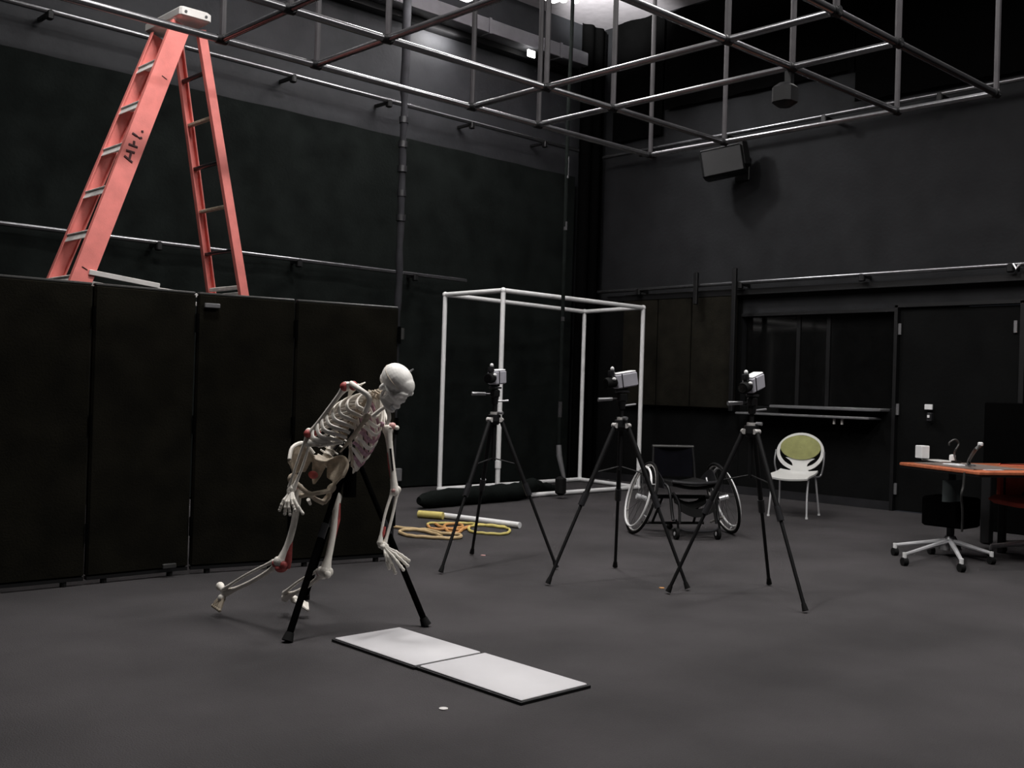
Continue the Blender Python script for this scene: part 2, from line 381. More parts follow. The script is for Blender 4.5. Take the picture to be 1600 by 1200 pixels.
o = MB().box((9.729,10.155,5.695), (.14, .03, .09), bev=.01).build('glow_rectangle', lamp_m, origin=(0, 0, 0)); tag(o, 'small glowing white rectangle on the face of the air duct', 'lamp')  # small emissive white rectangle on the duct face
# wash lamp for the top of the left wall
luminaire(7.6, 9.45, 5.75, .9, .12, 'short luminaire close to the left wall beside the duct')
luminaire(4.6, 9.2, 5.95, 1.0, .12, 'luminaire near the left wall high behind the ladder')
area(7.6, 9.45, 5.72, 20, .9, .12)
area(8.35, 10.28, 5.66, 9, .5, .05, (radians(60), 0, 0))
area(4.6, 9.2, 5.9, 14, 1.0, .12, (radians(60), 0, 0))

# hanging black box speaker on right wall
t_ = thing('wall_speaker', 'black box loudspeaker on a bracket high on the right wall', 'speaker', (11.3, 8.0, 4.1), world=True)
ax = Vector((-.42, .80, -.16)).normalized(); sd = Vector((ax.y, -ax.x, 0)).normalized(); upv = sd.cross(ax)
if upv.z < 0: upv = -upv
Rm = fr(ax, sd, upv); c0 = Vector((11.020,7.948,4.164))
MB().box(c0, (.52, .30, .34), Rm, bev=.02).build('cabinet', blackmetal_m, t_)
MB().box(c0+ax*.265, (.012, .26, .30), Rm, bev=.004).build('grille', rubber_m, t_)
MB().box(c0+upv*.176+ax*.02, (.46, .28, .008), Rm).build('top_plate', blackshiny_m, t_)
MB().box(c0-ax*.24+upv*.06, (.16, .20, .38), Rm, bev=.05).build('rear_housing', blackmetal_m, t_)
MB().tube([c0-ax*.18, c0-ax*.2+Vector((.1, 0, 0)), (11.43, 7.95, 4.15)], .035, 10).build('bracket', blackmetal_m, t_)
MB().box((11.43, 7.95, 4.15), (.03, .22, .30), bev=.01).build('wall_plate', blackmetal_m, t_)
# black lamp hung from grid behind
t_ = thing('hanging_spotlight', 'small black unlit spotlight hanging from the pipe grid', 'spotlight', (7.000,4.533,3.653), world=True)
hp = Vector((6.31, 4.06, 3.32))
MB().box(hp, (.15, .15, .16), bev=.03).build('can', blackmetal_m, t_); MB().box(hp+Vector((0, -.03, .10)), (.04, .05, .12)).build('yoke', blackmetal_m, t_)

# hanging cable bundle and pull rope
t_ = thing('cable_bundle', 'thick black knotted cable bundle hanging in front of left wall', 'cable', (7.70, 9.75, 2), world=True)
cbx = Vector((7.356,9.750,4.560)); pts = []
for i in range(40):
    z = 6.4-i*.11; pts.append((cbx.x+.004*sin(i*1.1), 9.75+.004*cos(i*.8), z))
MB().tube(pts, [(.050 if i < 17 else .040)+.004*sin(i*1.7)*(i > 15) for i in range(40)], 12).build('bundle', trimdark_m, t_)
lo_ = pts[-1]
MB().tube([lo_, (lo_[0]-.01, 9.75, 1.2), (lo_[0], 9.76, .35)], .018, 8).build('tail', pipe_m, t_)
for i in range(5): MB().tube([(cbx.x, 9.75, 4.32-.28*i), (cbx.x, 9.75, 4.25-.28*i)], .056, 10).build('tie', blackshiny_m, t_)
t_ = thing('pull_rope', 'thin black rope with pale ends hanging through the white frame', 'rope', (8.86, 8.55, .05), world=True)
MB().tube([(8.83, 8.55, 5.3), (8.81, 8.55, 4.4), (8.82, 8.55, 3), (8.82, 8.55, 1.6), (8.82, 8.55, .62)], .022, 8).build('rope', drape_m, t_)
MB().tube([(8.83, 8.55, 6.45), (8.83, 8.55, 5.3)], .022, 8).build('rope', drape_m, t_)
for z, L in ((3.95, .25), (1.12, .18), (3.2, .1), (2.1, .05)): MB().tube([(8.822, 8.55, z), (8.822, 8.55, z-L)], .025, 8).build('wrap', pipe_m, t_)
MB().tube([(8.82, 8.55, .62), (8.82, 8.54, .50), (8.87, 8.50, .24)], [.03, .034, .022], 10).build('hook_handle', greymetal_m, t_)
MB().box((8.85, 8.53, .15), (.12, .12, .22), bev=.03).build('rope_weight', rubber_m, t_)
# rolled black cloth on the floor
pts = spl([(6.75, 8.50, .085), (7.3, 8.56, .09), (7.9, 8.60, .10), (8.3, 8.66, .10), (8.65, 8.82, .135), (8.95, 8.96, .09), (9.30, 9.08, .05)], 5)
NP = len(pts)
o = MB().tube(pts, [(.085+.008*sin(i*1.9)-.045*max(0, i/NP-.55)/.45)*min(1, .4+i*.3) for i in range(NP)], 12, flat=1.15).build('rolled_drape', drape_m, origin=(7.8, 8.7, 0)); tag(o, 'long roll of black cloth lying on the floor across the front of the white frame', 'drape')

# ------------------------------------------------------------------ white calibration frame
t_ = thing('calibration_frame', 'tall open box frame of white plastic pipe standing near the corner', 'frame', (9.4, 9.4, 0), world=True)
NL, FL, FR_, NR = Vector((8.07, 8.76, 0)), Vector((8.09, 9.80, 0)), Vector((10.80, 10.05, 0)), Vector((10.63, 8.86, 0))
r = .028; zb, zt = .03, 2.35
cs = [NL, FL, FR_, NR]
for z in (zb, zt):
    for i in range(4):
        p, q = cs[i].copy(), cs[(i+1) % 4].copy(); p.z = q.z = z
        MB().tube([p, q], r, 10).build('pipe', pvc_m, t_)
for p in cs:
    q = p.copy(); p = p.copy(); p.z = zb; q.z = zt; MB().tube([p, q], r, 10).build('pipe', pvc_m, t_)
    for z in (zb, zt): MB().ell((p.x, p.y, z), .036, nu=10, nv=6).build('elbow_joint', pvc_m, t_)
MB().tube([(NL.x, NL.y, .36), (NL.x, NL.y, .44)], .036, 10).build('coupler', pvc_m, t_)

# ------------------------------------------------------------------ folding room divider
t_ = thing('room_divider', 'long black-brown folding room divider on the left', 'room divider', (3.2, 6.3, 0), world=True)
SP = [(-.75, 6.60), (-.02, 6.42), (.66, 6.50), (1.33, 6.33), (1.86, 6.36), (2.527, 6.345), (3.19, 6.345), (3.84, 6.215), (4.60, 6.07)]
for i in range(len(SP)-1):
    p, q = Vector((*SP[i], 0)), Vector((*SP[i+1], 0)); d = (q-p); L = d.length; d.normalize(); n = Vector((-d.y, d.x, 0)); c = (p+q)/2+n*.03
    R_ = fr(d, n, (0, 0, 1))
    pn = MB().box(c+Vector((0, 0, .925)), (L-.012, .05, 1.75), R_, bev=.012).build('panel', screen_m, t_)
    MB().box(c+Vector((0, 0, 1.803)), (L-.02, .045, .016), R_, bev=.004).build('top_trim', trimsteel_m, pn)
    MB().box(c+Vector((0, 0, .04)), (L-.02, .045, .02), R_).build('bottom_trim', blackmetal_m, pn)
    if i in (6,): MB().box(Vector((3.276,6.330,1.727))+Vector((0,-.015,0)), (.10, .02, .03), R_, bev=.004).build('latch', greymetal_m, pn)
    if i in (5,): MB().box(Vector((3.040,6.330,0.074))+Vector((0,-.012,0)), (.09, .02, .03), R_, bev=.004).build('latch', trimsteel_m, pn)
    for z in (.25, .9, 1.55): MB().tube([q+Vector((0, 0, z)), q+Vector((0, 0, z+.12))], .012, 8).build('hinge', void_m, pn)
    for k in (.12, L-.12):
        w_ = p+d*k+n*.03; MB().tube([w_+Vector((0, 0, .0)), w_+Vector((0, 0, .05))], .02, 8).build('foot_pad', rubber_m, t_)
q = Vector((4.60, 6.07, 0))
MB().tube([q+Vector((.004, .03, .04)), q+Vector((.004, .03, 1.80))], .016, 8).build('edge_tube', blackshiny_m, t_)
MB().tube([q+Vector((.02, 0.0, 1.58)), q+Vector((.02, .0, 1.66))], .018, 8).build('end_catch', trimsteel_m, t_)

# ------------------------------------------------------------------ step ladder
t_ = thing('step_ladder', 'tall salmon-pink fibreglass step ladder standing behind the divider', 'ladder', (3.1, 7.2, 0), world=True)
def rail(xt, zt_, xb, yt, yb, w_, face, nm='front_rail'):
    """channel rail from top to floor; web faces the y side, flanges along the width"""
    p = Vector((xt, yt, zt_)); q = Vector((xb, yb, 0.02)); d = (q-p).normalized(); side = Vector((0, face, 0)); side = (side-d*side.dot(d)).normalized(); wv = d.cross(side).normalized()
    b = MB(); L = (q-p).length; c = (p+q)/2
    Rm = fr(d, wv, side)
    b.box(c, (L, w_, .008), Rm); b.box(c+wv*(w_/2-.004)-side*.018, (L, .008, .036), Rm); b.box(c-wv*(w_/2-.004)-side*.018, (L, .008, .036), Rm)
    o = b.build(nm, pink_m, t_, smooth=False)
    MB().box(q+Vector((0, 0, .0)), (w_+.02, .06, .04), bev=.01).build('rubber_foot', rubber_m, o)
    return o
NT, NB, FT, FB = 6.96, 6.86, 7.34, 7.50
rail(3.315, 3.70, 2.01, NT, NB, .135, -1, 'front_rail'); fr2 = rail(3.315, 3.70, 2.01, FT, FB, .10, 1, 'front_rail')
rail(3.465, 3.70, 4.21, NT, NB, .062, -1, 'rear_rail'); rail(3.465, 3.70, 4.21, FT, FB, .062, 1, 'rear_rail')
def at_z(zz, xt, xb, k): s_ = (3.70-zz)/3.68; return xt+(xb-xt)*s_, NT+(NB-NT)*s_, FT+(FB-FT)*s_
for i in range(11):
    zz = 3.44-.308*i; x, y0, y1 = at_z(zz, 3.315, 2.01, 0)
    MB().box((x-.005, (y0+y1)/2, zz), (.095, y1-y0-.015, .010), bev=.003).box((x-.050, (y0+y1)/2, zz-.024), (.006, y1-y0-.015, .056), Matrix.Rotation(radians(28), 3, 'Y')).build('step', stepalu_m, t_)
    x, y0, y1 = at_z(zz-.02, 3.465, 4.21, 0)
    MB().box((x, (y0+y1)/2, zz-.02), (.035, y1-y0-.015, .022), bev=.004).build('rear_rung', alu_m if zz < 2.1 and zz > 1.8 else (tanbone_m if i % 2 else blackshiny_m), t_)
x_, ya_, yb_ = at_z(1.925, 3.465, 4.21, 0); MB().box((x_-.01, (ya_+yb_)/2, 1.925), (.02, yb_-ya_-.015, .028), bev=.004).build('rear_brace', stepalu_m, t_)
cp = MB().box((3.375, 7.15, 3.765), (.235, .56, .075), bev=.015).build('top_cap', alu_m, t_, label='pale aluminium top cap')
for x in (3.30, 3.45): MB().tube([(x, 6.865, 3.765), (x, 6.875, 3.765)], .010, 8).build('rivet', blackshiny_m, cp)
for y in (6.90, 7.46):
    x0, _, _ = at_z(1.93, 3.315, 2.01, 0); x1, _, _ = at_z(1.75, 3.465, 4.21, 0)
    MB().box(((x0+3.17)/2+.02, y, 1.90), (abs(3.17-x0), .012, .035), Matrix.Rotation(.10, 3, 'Y'), bev=.003).build('spreader_bar', alu_m, t_)
    MB().box(((x1+3.17)/2, y, 1.83), (abs(x1-3.17), .012, .03), Matrix.Rotation(.06, 3, 'Y'), bev=.003).build('spreader_bar', alu_m, t_)
# hand-written mark on the near front rail
p = Vector((3.315, NT, 3.70)); q = Vector((2.01, NB, .02)); d = (q-p).normalized(); sd = Vector((0, -1, 0)); sd = (sd-d*sd.dot(d)).normalized(); wv = d.cross(sd).normalized()
if wv.x < 0: wv = -wv
def rp(s, t): return p+d*s+wv*t+sd*.0055
S0 = (3.70-Vector((2.986,6.920,2.794)).z)/abs(d.z)
ink = MB()
def stroke(*pts):
    out = []
    for p_ in pts:
        v = Vector(p_); t_s = (v-p).dot(d); out.append(rp(t_s, (v-p).dot(wv)))
    ink.tube(out, .0085, 6, flat=.5, up=wv)
stroke((2.927,6.934,2.720), (2.983,6.934,2.684)); stroke((2.939,6.934,2.758), (2.998,6.934,2.751)); stroke((2.962,6.934,2.702), (2.974,6.934,2.751))
stroke((2.955,6.935,2.802), (3.017,6.935,2.791)); stroke((2.993,6.935,2.830), (2.990,6.935,2.797))
stroke((2.979,6.936,2.881), (3.008,6.936,2.867), (3.029,6.936,2.856), (3.046,6.936,2.861)); stroke((3.047,6.936,2.911), (3.049,6.936,2.898))
ink.build('ink_mark', marker_m, t_, label='dark hand-written letters on the rail')
sc = MB()
for s_, a_ in ((-.55, .02), (.9, -.01)): sc.tube([rp(S0+s_, a_-.02), rp(S0+s_+.006, a_+.02)], .003, 5)
sc.build('scuff_mark', marker_m, t_)

# ------------------------------------------------------------------ force plates
def plate(x0, x1, y0, y1, label):
    t = thing('force_plate', label, 'force plate', ((x0+x1)/2, (y0+y1)/2, 0), group='white force plates on the floor')
    a, b = x1-x0, y1-y0
    MB().box((0, 0, .006), (a+.016, b+.016, .012)).build('frame_rim', blackmetal_m, t, smooth=False)
    MB().box((0, 0, .014), (a-.006, b-.006, .012), bev=.003).build('top_plate', plate_m, t)
plate(2.935, 3.332, 3.690, 4.320, 'white rectangular force plate nearer the skeleton and its stand')
plate(2.945, 3.336, 3.020, 3.672, 'white rectangular force plate farther from the skeleton, nearest the camera')

# ------------------------------------------------------------------ tripods
def leg(t, a, b, r0=.016, r1=.011, split=.48, mid=None, m=None):
    a = Vector(a); b = Vector(b); c = lerp(a, b, split); d = (b-a).normalized()
    lg = MB().tube([a, c], r0, 10).build('leg', m or blackmetal_m, t)
    MB().tube([lerp(a, b, split-.05), lerp(a, b, split+.03)], r0*1.35, 10).build('leg_lock', blackshiny_m, lg)
    MB().tube([c, b-d*.03], r1, 10).build('lower_leg', m or blackmetal_m, lg)
    MB().tube([b-d*.05, b-d*.008], [r1*1.2, r1*1.7], 10).build('rubber_foot', rubber_m, lg)
    return lg
def tripod(label, feet, az, hd, handle, apex_z=1.04):
    """feet in room coordinates; hd: direction the camera looks (unit); handle: where the pan handle points"""
    F = [Vector(f) for f in feet]; c = sum(F, Vector())/3
    t = thing('tripod', label, 'tripod', tuple(c), world=True, group='black camera tripods')
    A = Vector((c.x, c.y, apex_z))
    MB().tube([A+Vector((0, 0, -.30)), A+Vector((0, 0, .10))], .014, 12).build('centre_column', blackmetal_m, t)
    MB().tube([A+Vector((0, 0, -.045)), A+Vector((0, 0, -.02)), A+Vector((0, 0, .025)), A+Vector((0, 0, .03))], [.03, .048, .045, .02], 14).build('spider', blackmetal_m, t)
    cl = MB().tube([A+Vector((0, 0, .02)), A+Vector((0, 0, .045))], .030, 14).build('collar', alu_m, t)
    for f in F:
        h = Vector((f.x-A.x, f.y-A.y, 0)).normalized(); s = A+h*.048+Vector((0, 0, -.01))
        lg = leg(t, s, f+Vector((0, 0, .006)))
        sd = Vector((-h.y, h.x, 0))
        MB().tube([s-sd*.022, s+sd*.022], .017, 10).build('hinge_cap', alu_m, lg)
        MB().tube([A+Vector((0, 0, -.28)), lerp(s, f, .30)], .005, 6).build('brace', blackmetal_m, t)
    T = A+Vector((0, 0, .10))
    MB().tube([T, T+Vector((0, 0, .05))], [.022, .028], 12).build('pan_base', blackmetal_m, t)
    hx = Vector(hd); hx.z = 0; hx.normalize(); hy = Vector((-hx.y, hx.x, 0))
    MB().box(T+Vector((0, 0, .075)), (.07, .05, .06), fr(hx, hy, (0, 0, 1)), bev=.01).build('tilt_head', blackmetal_m, t)
    hn = Vector(handle).normalized(); s = T+Vector((0, 0, .07))
    hb = MB().tube([s, s+hn*.09], .006, 8).build('pan_handle', blackshiny_m, t)
    MB().tube([s+hn*.07, s+hn*.17], [.011, .014], 10).build('handle_grip', greymetal_m, hb)
    MB().tube([s-hn*.02+Vector((0, 0, -.05)), s-hn*.10+Vector((0, 0, -.045))], .007, 8).build('lock_knob', greymetal_m, t)
    MB().tube([T+hy*.03+Vector((0, 0, -.06)), T+hy*.07+Vector((0, 0, -.06))], .011, 8).build('column_knob', greymetal_m, t)
    MB().box(T+Vector((0, 0, .115)), (.09, .055, .014), fr(hx, hy, (0, 0, 1)), bev=.004).build('camera_plate', blackshiny_m, t)
    return T+Vector((0, 0, .125))
def camcorder(label, pos, look, roll=0):
    """box camera on a plate, lens forward, upright ring light unit over the lens"""
    f = Vector(look).normalized(); s = Vector((-f.y, f.x, 0)).normalized(); u = f.cross(s)
    if u.z < 0: u = -u; s = -s
    R_ = fr(f, s, u); P0 = Vector(pos)
    t = thing('video_camera', label, 'camera', tuple(P0), world=True, group='small grey cameras on the tripods')
    c = P0+u*.062-f*.03
    MB().box(c, (.165, .075, .095), R_, bev=.008).build('camera_body', camgrey_m, t)
    MB().box(c+u*.051, (.150, .068, .010), R_, bev=.004).build('top_cover', camwhite_m, t)
    MB().box(c+f*.045+s*.039, (.004, .006, .09), R_).build('side_seam', rubber_m, t)
    MB().tube([c+f*.08, c+f*.12, c+f*.155], [.034, .037, .034], 14).build('lens_barrel', rubber_m, t)
    MB().tube([c+f*.150, c+f*.158], .027, 14).build('lens_glass', glass_m, t)
    MB().tube([c+f*.10+u*.035, c+f*.102+u*.05, c+f*.10+u*.078], [.018, .024, .022], 12).build('sensor_pod', blackshiny_m, t)
    MB().ell(c+f*.09+u*.088, (.013, .013, .015), nu=8, nv=6).build('white_tip', white_m, t)
    MB().ell(c+f*.105+s*.030+u*.022, (.016, .013, .012), nu=8, nv=6).build('white_knob', white_m, t)
    MB().box(P0+u*.006, (.06, .04, .014), R_).build('mount_foot', blackmetal_m, t)
T1 = tripod('black tripod in front of the tall white frame, holding a camera', ((4.551,5.476,0.000), (5.267,5.978,0.000), (5.345,5.164,0.000)), 0, (-0.912,-0.240,-0.019), (-0.897,0.433,-0.010))
T2 = tripod('black tripod just left of the wheelchair, holding a camera', ((4.857,4.774,0.000), (5.737,4.970,0.000), (5.489,4.138,0.000)), 0, (-0.929,0.326,-0.029), (-0.896,0.432,-0.080))
T3 = tripod('black tripod between the wheelchair and the green chair, holding a camera', ((5.291,4.147,0.000), (6.099,3.936,0.000), (5.509,3.305,-0.000)), 0, (-0.985,-0.171,-0.022), (-0.896,0.432,-0.050))
camcorder('small grey camera on the tripod before the white frame', T1, (-0.907,-0.382,-0.066))
camcorder('small grey camera on the tripod just left of the wheelchair', T2, (-0.994,0.250,-0.179))
camcorder('small grey camera on the tripod nearest the green chair', T3, (-0.960,-0.125,-0.242))

# skeleton stand
apx = Vector((3.184,4.586,0.865))
t_ = thing('support_tripod', 'heavy black tripod stand propping up the skeleton', 'tripod', (apx.x, apx.y, 0), world=True)
MB().tube([apx+Vector((0, 0, -.20)), apx+Vector((0, 0, .05))], [.034, .030], 12).build('centre_column', void_m, t_)
MB().tube([apx+Vector((0, 0, -.02)), apx+Vector((0, 0, .04)), apx+Vector((0, 0, .05))], [.04, .042, .03], 14).build('spider', void_m, t_)
MB().tube([apx+Vector((0, 0, .04)), Vector((3.157,4.557,0.954)), Vector((3.125,4.503,1.016))], [.02, .017, .014], 10).build('support_rod', blackmetal_m, t_)
MB().tube([apx+Vector((0, 0, .03)), Vector((3.117,4.580,0.953)), Vector((3.086,4.595,0.910))], .010, 8).build('hook', blackmetal_m, t_)
for f in ((2.745,4.439,0.000), (3.505,4.314,0.000), (3.373,5.276,0.000)):
    h = Vector((f[0]-apx.x, f[1]-apx.y, 0)).normalized()
    leg(t_, apx+h*.035, f, .014, .017, .42, m=void_m)

# ------------------------------------------------------------------ skeleton
sk = thing('skeleton', 'life-size white anatomical skeleton with red muscle marks, leaning forward on its stand', 'skeleton', tuple(Vector((3.007,4.657,0.802))*1.0), world=True)
def bone(name, pts, rad, m=bone_m, parent=None, n=10, flat=1, up=None, label=None):
    return MB().tube(pts, rad, n, flat=flat, up=up).build(name, m, parent or sk, label=label)
def long_bone(name, a, b, r, e0, e1, bow=(0, 0, 0), parent=None, m=bone_m, knob=True):
    a = Vector(a); b = Vector(b); bw = Vector(bow); pts = []; rr = []
    for i in range(15):
        t = i/14; pts.append(lerp(a, b, t)+bw*sin(pi*t)); k0 = max(0, 1-t/.16)**1.5; k1 = max(0, 1-(1-t)/.20)**1.5
        rr.append(r*(1-.15*sin(pi*t))+(e0-r)*k0+(e1-r)*k1)
    mb_ = MB().tube(pts, rr, 12)
    mb_.ell(a, e0*1.05, nu=10, nv=8); mb_.ell(b, e1*1.02, nu=10, nv=8)
    return mb_.build(name, m, parent or sk)
# torso frame
U = Vector((0.226,-0.602,0.766)).normalized(); Lf = Vector((0.807,-0.324,-0.492)); Lf = (Lf-U*Lf.dot(U)).normalized(); Fw = Lf.cross(U)
O = Vector((3.024,4.641,0.793)); SC = 1.13
def T(l, f, u): return O+(Lf*l+Fw*f+U*u)*SC
# spine: lumbar to neck
sacrum = Vector((3.054,4.654,0.824))
def spine_pt(t):
    """0 = sacrum, .28 = T12, 1 = T1, up to 1.4 = skull"""
    return None
lum = [sacrum, Vector((3.086,4.651,0.876)), Vector((3.120,4.646,0.932)), T(0, -.055, .20)]
tho = [T(0, -.075, .26), T(0, -.085, .33), T(0, -.07, .40), T(0, -.035, .445)]
nek = [Vector((3.152,4.312,1.191)), Vector((3.148,4.261,1.218)), Vector((3.154,4.228,1.237))]
SPL = spl(lum+tho+nek, 8)
sp_o = bone('spine', SPL, .009, tanbone_m, n=8)
acc = [0]
for i in range(1, len(SPL)): acc.append(acc[-1]+(SPL[i]-SPL[i-1]).length)
def at_len(s):
    for i in range(1, len(SPL)):
        if acc[i] >= s: return lerp(SPL[i-1], SPL[i], (s-acc[i-1])/max(1e-6, acc[i]-acc[i-1])), (SPL[i]-SPL[i-1]).normalized()
    return SPL[-1], (SPL[-1]-SPL[-2]).normalized()
tot = acc[-1]
for i in range(24):
    s = tot*(i+.5)/24; p, d = at_len(s); lat = (Lf-d*Lf.dot(d)).normalized(); bk = d.cross(lat)
    if bk.dot(Fw) > 0: bk = -bk
    r = .030-.017*(i/24); v = MB()
    v.tube([p-d*.010, p-d*.005, p+d*.005, p+d*.010], [r*.95, r*.8, r*.8, r*.95], 10)
    v.tube([p-lat*(r+.018)+bk*.012, p+bk*.014, p+lat*(r+.018)+bk*.012], [.005, .008, .005], 6)
    v.tube([p, p+bk*(r+.022)-d*.012], [.010, .005], 6)
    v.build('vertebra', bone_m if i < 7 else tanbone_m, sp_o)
# ribs
WI = [.058, .088, .108, .120, .128, .133, .136, .136, .133, .126, .112, .088]
DI = [.050, .068, .082, .090, .096, .099, .100, .100, .098, .093, .088, .080]
rc = MB()
ribcage_root = bpy.data.objects.new('ribcage', None); COL.objects.link(ribcage_root); ribcage_root.parent = sk; ribcage_root['world_origin'] = sk['world_origin']
def rib_path(i, sgn):
    z0 = .462-.0215*i; fc = .012
    W_, D_i = WI[i], DI[i]
    if i < 7: thE, zE = 172, .405-.0275*i
    elif i < 10: thE, zE = (158, 148, 138)[i-7], (.205, .180, .155)[i-7]
    else: thE, zE = (98, 76)[i-10], (.125, .120)[i-10]
    out = []; N = 20
    drop = .070+.012*min(i, 8)
    for k in range(N+1):
        th = 6+(thE-6)*k/N; a = radians(th); s = k/N
        zz = z0-drop*sin(min(1, s*1.25)*pi/2)
        if i < 10 and s > .68:
            q = (s-.68)/.32; q = q*q*(3-2*q); zz = zz*(1-q)+zE*q
        elif i >= 10: zz = z0+(zE-z0)*s
        out.append(T(sgn*W_*sin(a), fc-D_i*cos(a), zz))
    return out
for i in range(12):
    for sgn in (-1, 1):
        pa = rib_path(i, sgn); N = len(pa)
        m_ = bone_m if (sgn < 0 or i > 9) else (mauve_m if i in (3, 5, 7) else bone_m)
        rb = MB().tube(pa, [.0085]*3+[.0112]*(N-6)+[.0095]*3, 8, flat=.5, up=U).build('rib', m_, ribcage_root)
sgs = []
MB().tube([T(0, .098, .415), T(0, .105, .39), T(0, .110, .37), T(0, .113, .33), T(0, .113, .28), T(0, .110, .245), T(0, .106, .215), T(0, .102, .19)], [.014, .017, .010, .011, .011, .010, .006, .004], 10, flat=.40, up=Lf).build('sternum', tanbone_m, ribcage_root)
for sgn in (-1, 1):  # costal margin
    e = [rib_path(i, sgn)[-1] for i in (6, 7, 8, 9)]
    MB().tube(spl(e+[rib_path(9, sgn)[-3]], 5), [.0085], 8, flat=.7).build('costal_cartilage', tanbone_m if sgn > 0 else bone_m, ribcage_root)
# joints
shR, elR, wrR = Vector((3.001,4.385,1.237)), Vector((2.933,4.588,0.990)), Vector((2.872,4.647,0.720))
shL, elL, wrL = Vector((3.225,4.327,1.024)), Vector((3.222,4.250,0.722)), Vector((3.136,4.222,0.473))
hpR, knR, akR = Vector((2.936,4.684,0.708)), Vector((2.830,4.648,0.350)), Vector((2.777,5.111,0.132))
hpL, knL, akL = Vector((3.127,4.614,0.663)), Vector((3.001,4.515,0.305)), Vector((3.030,4.915,0.119))
# clavicles and scapulae
mnR, mnL = T(-.018, .100, .415), T(.018, .100, .415)
bone('clavicle', spl([mnR, Vector((3.041,4.238,1.185)), Vector((3.001,4.276,1.230)), shR+Vector((0.008,-0.035,0.016))], 5), [.013, .011, .010, .014])
MB().ell(shL+Vector((0.032,-0.031,0.013)), (.014, .010, .012)).build('acromion_tip', bone_m, sk)
bone('clavicle', spl([mnL, Vector((3.131,4.223,1.143)), Vector((3.161,4.235,1.092)), shL+Vector((-0.015,-0.014,0.035))], 5), [.010, .008, .007, .010])
for sh, sg, tag_ in ((shR, -1, 'R'), (shL, 1, 'L')):
    A1 = sh+Lf*(-sg)*.02; B1 = T(sg*.050, -.110, .45); C1 = T(sg*.070, -.115, .34)
    def fn(u, v, A1=A1, B1=B1, C1=C1):
        p = lerp(lerp(A1, B1, u), lerp(A1, C1, u), v); return p-Fw*.018*sin(pi*v)*u
    sc_ = MB().sheet(fn, 8, 8, .006).build('scapula', bone_m, sk)
    MB().tube([lerp(B1, C1, .25)-Fw*.012, lerp(A1, B1, .4)-Fw*.02, sh+U*.018-Fw*.005, sh+U*.022+Fw*.02], [.005, .007, .010, .008], 8).build('acromion', bone_m, sc_)
# arms
huR = long_bone('humerus', shR, elR, .0135, .024, .022); huL = long_bone('humerus', shL, elL, .0185, .027, .023)
MB().ell(shR+Vector((-0.004,-0.002,-0.000)), (.027, .022, .024)).build('red_muscle_patch', red_m, huR)
MB().ell(shR+Vector((0.025,-0.032,0.005)), (.022, .020, .024)).build('red_muscle_patch', red_m, huR)
MB().ell(elR+Vector((-0.004,-0.001,0.004)), (.030, .022, .024)).build('red_muscle_patch', red_m, huR)
MB().ell(elR+Vector((0.020,-0.025,0.011)), (.028, .018, .016)).build('red_muscle_patch', red_m, huR)
dirL = (elL-shL).normalized(); sdL = Vector((-0.997,0.391,-0.232)).normalized()
MB().tube([lerp(shL, elL, .36)+sdL*.014, lerp(shL, elL, .58)+sdL*.013, lerp(shL, elL, .84)+sdL*.012], [.004, .0075, .004], 8).build('red_muscle_patch', red_m, huL)
MB().tube([lerp(shL, elL, .30)+Vector((-0.009,-0.015,0.000)), lerp(shL, elL, .66)+Vector((-0.008,-0.014,0.000))], [.005, .004], 8).build('dark_groove', navy_m, huL)
MB().ell(shL+Vector((0.016,-0.015,0.021)), (.020, .018, .018)).build('pink_muscle_patch', pinkm_m, huL)
MB().ell(shL+Vector((-0.033,0.010,0.029)), (.014, .018, .014)).build('pink_muscle_patch', mauve_m, huL)
MB().ell(elL+Vector((-0.006,-0.006,0.004)), (.019, .014, .014)).build('pink_muscle_patch', pinkm_m, huL)
def forearm(el, wr, side):
    d = (wr-el).normalized(); s = Vector(side); s = (s-d*s.dot(d)).normalized()
    r_ = long_bone('radius', el+s*.011, wr+s*.014, .0085, .014, .016, s*.010); u_ = long_bone('ulna', el-s*.011-d*.012, wr-s*.010, .0085, .018, .012, -s*.006)
    return r_, u_
rR, uR = forearm(elR, wrR, (0.448,-0.973,0.228)); rL, uL = forearm(elL, wrL, (-1.070,0.321,-0.032))
MB().tube([lerp(elL, wrL, .68)+Vector((-0.011,0.002,-0.000)), lerp(elL, wrL, .80)+Vector((-0.011,0.002,-0.000)), lerp(elL, wrL, .88)+Vector((-0.010,0.001,-0.000))], [.008, .010, .006], 8).build('red_muscle_patch', red_m, rL)
# hands
def hand(wr, palm, tips, bend, thumb_i):
    wr = Vector(wr); palm = Vector(palm)
    h = MB()
    for k in range(7): h.ell(lerp(wr, palm, .18+.10*(k % 3))+Vector((random.uniform(-.011, .011), random.uniform(-.011, .011), random.uniform(-.008, .008))), .0145, nu=8, nv=6)
    ho = h.build('hand', bone_m, sk)
    for i, tp in enumerate(tips):
        tp = Vector(tp); b0 = lerp(wr, palm, .35)+(tp-palm)*.10; L = (tp-b0).length; bd = Vector(bend)*L
        if i == thumb_i: js = [0, .38, .72, 1]
        else: js = [0, .46, .70, .87, 1]
        P_ = [lerp(b0, tp, s)+bd*sin(pi*min(1, s*1.05))*.16 for s in js]
        f = MB()
        for a, b in zip(P_[:-1], P_[1:]):
            f.tube([a, lerp(a, b, .18), lerp(a, b, .5), lerp(a, b, .85), b], [.0095, .0088, .0072, .0080, .0085], 8)
            f.ell(b, .0088, nu=7, nv=5)
        f.build('finger', bone_m, ho)
hand(wrR, (2.862,4.629,0.677), [(2.806,4.641,0.612), (2.820,4.615,0.595), (2.828,4.580,0.595), (2.840,4.554,0.619), (2.863,4.519,0.605)], (-0.836,-0.588,0.189), 4)
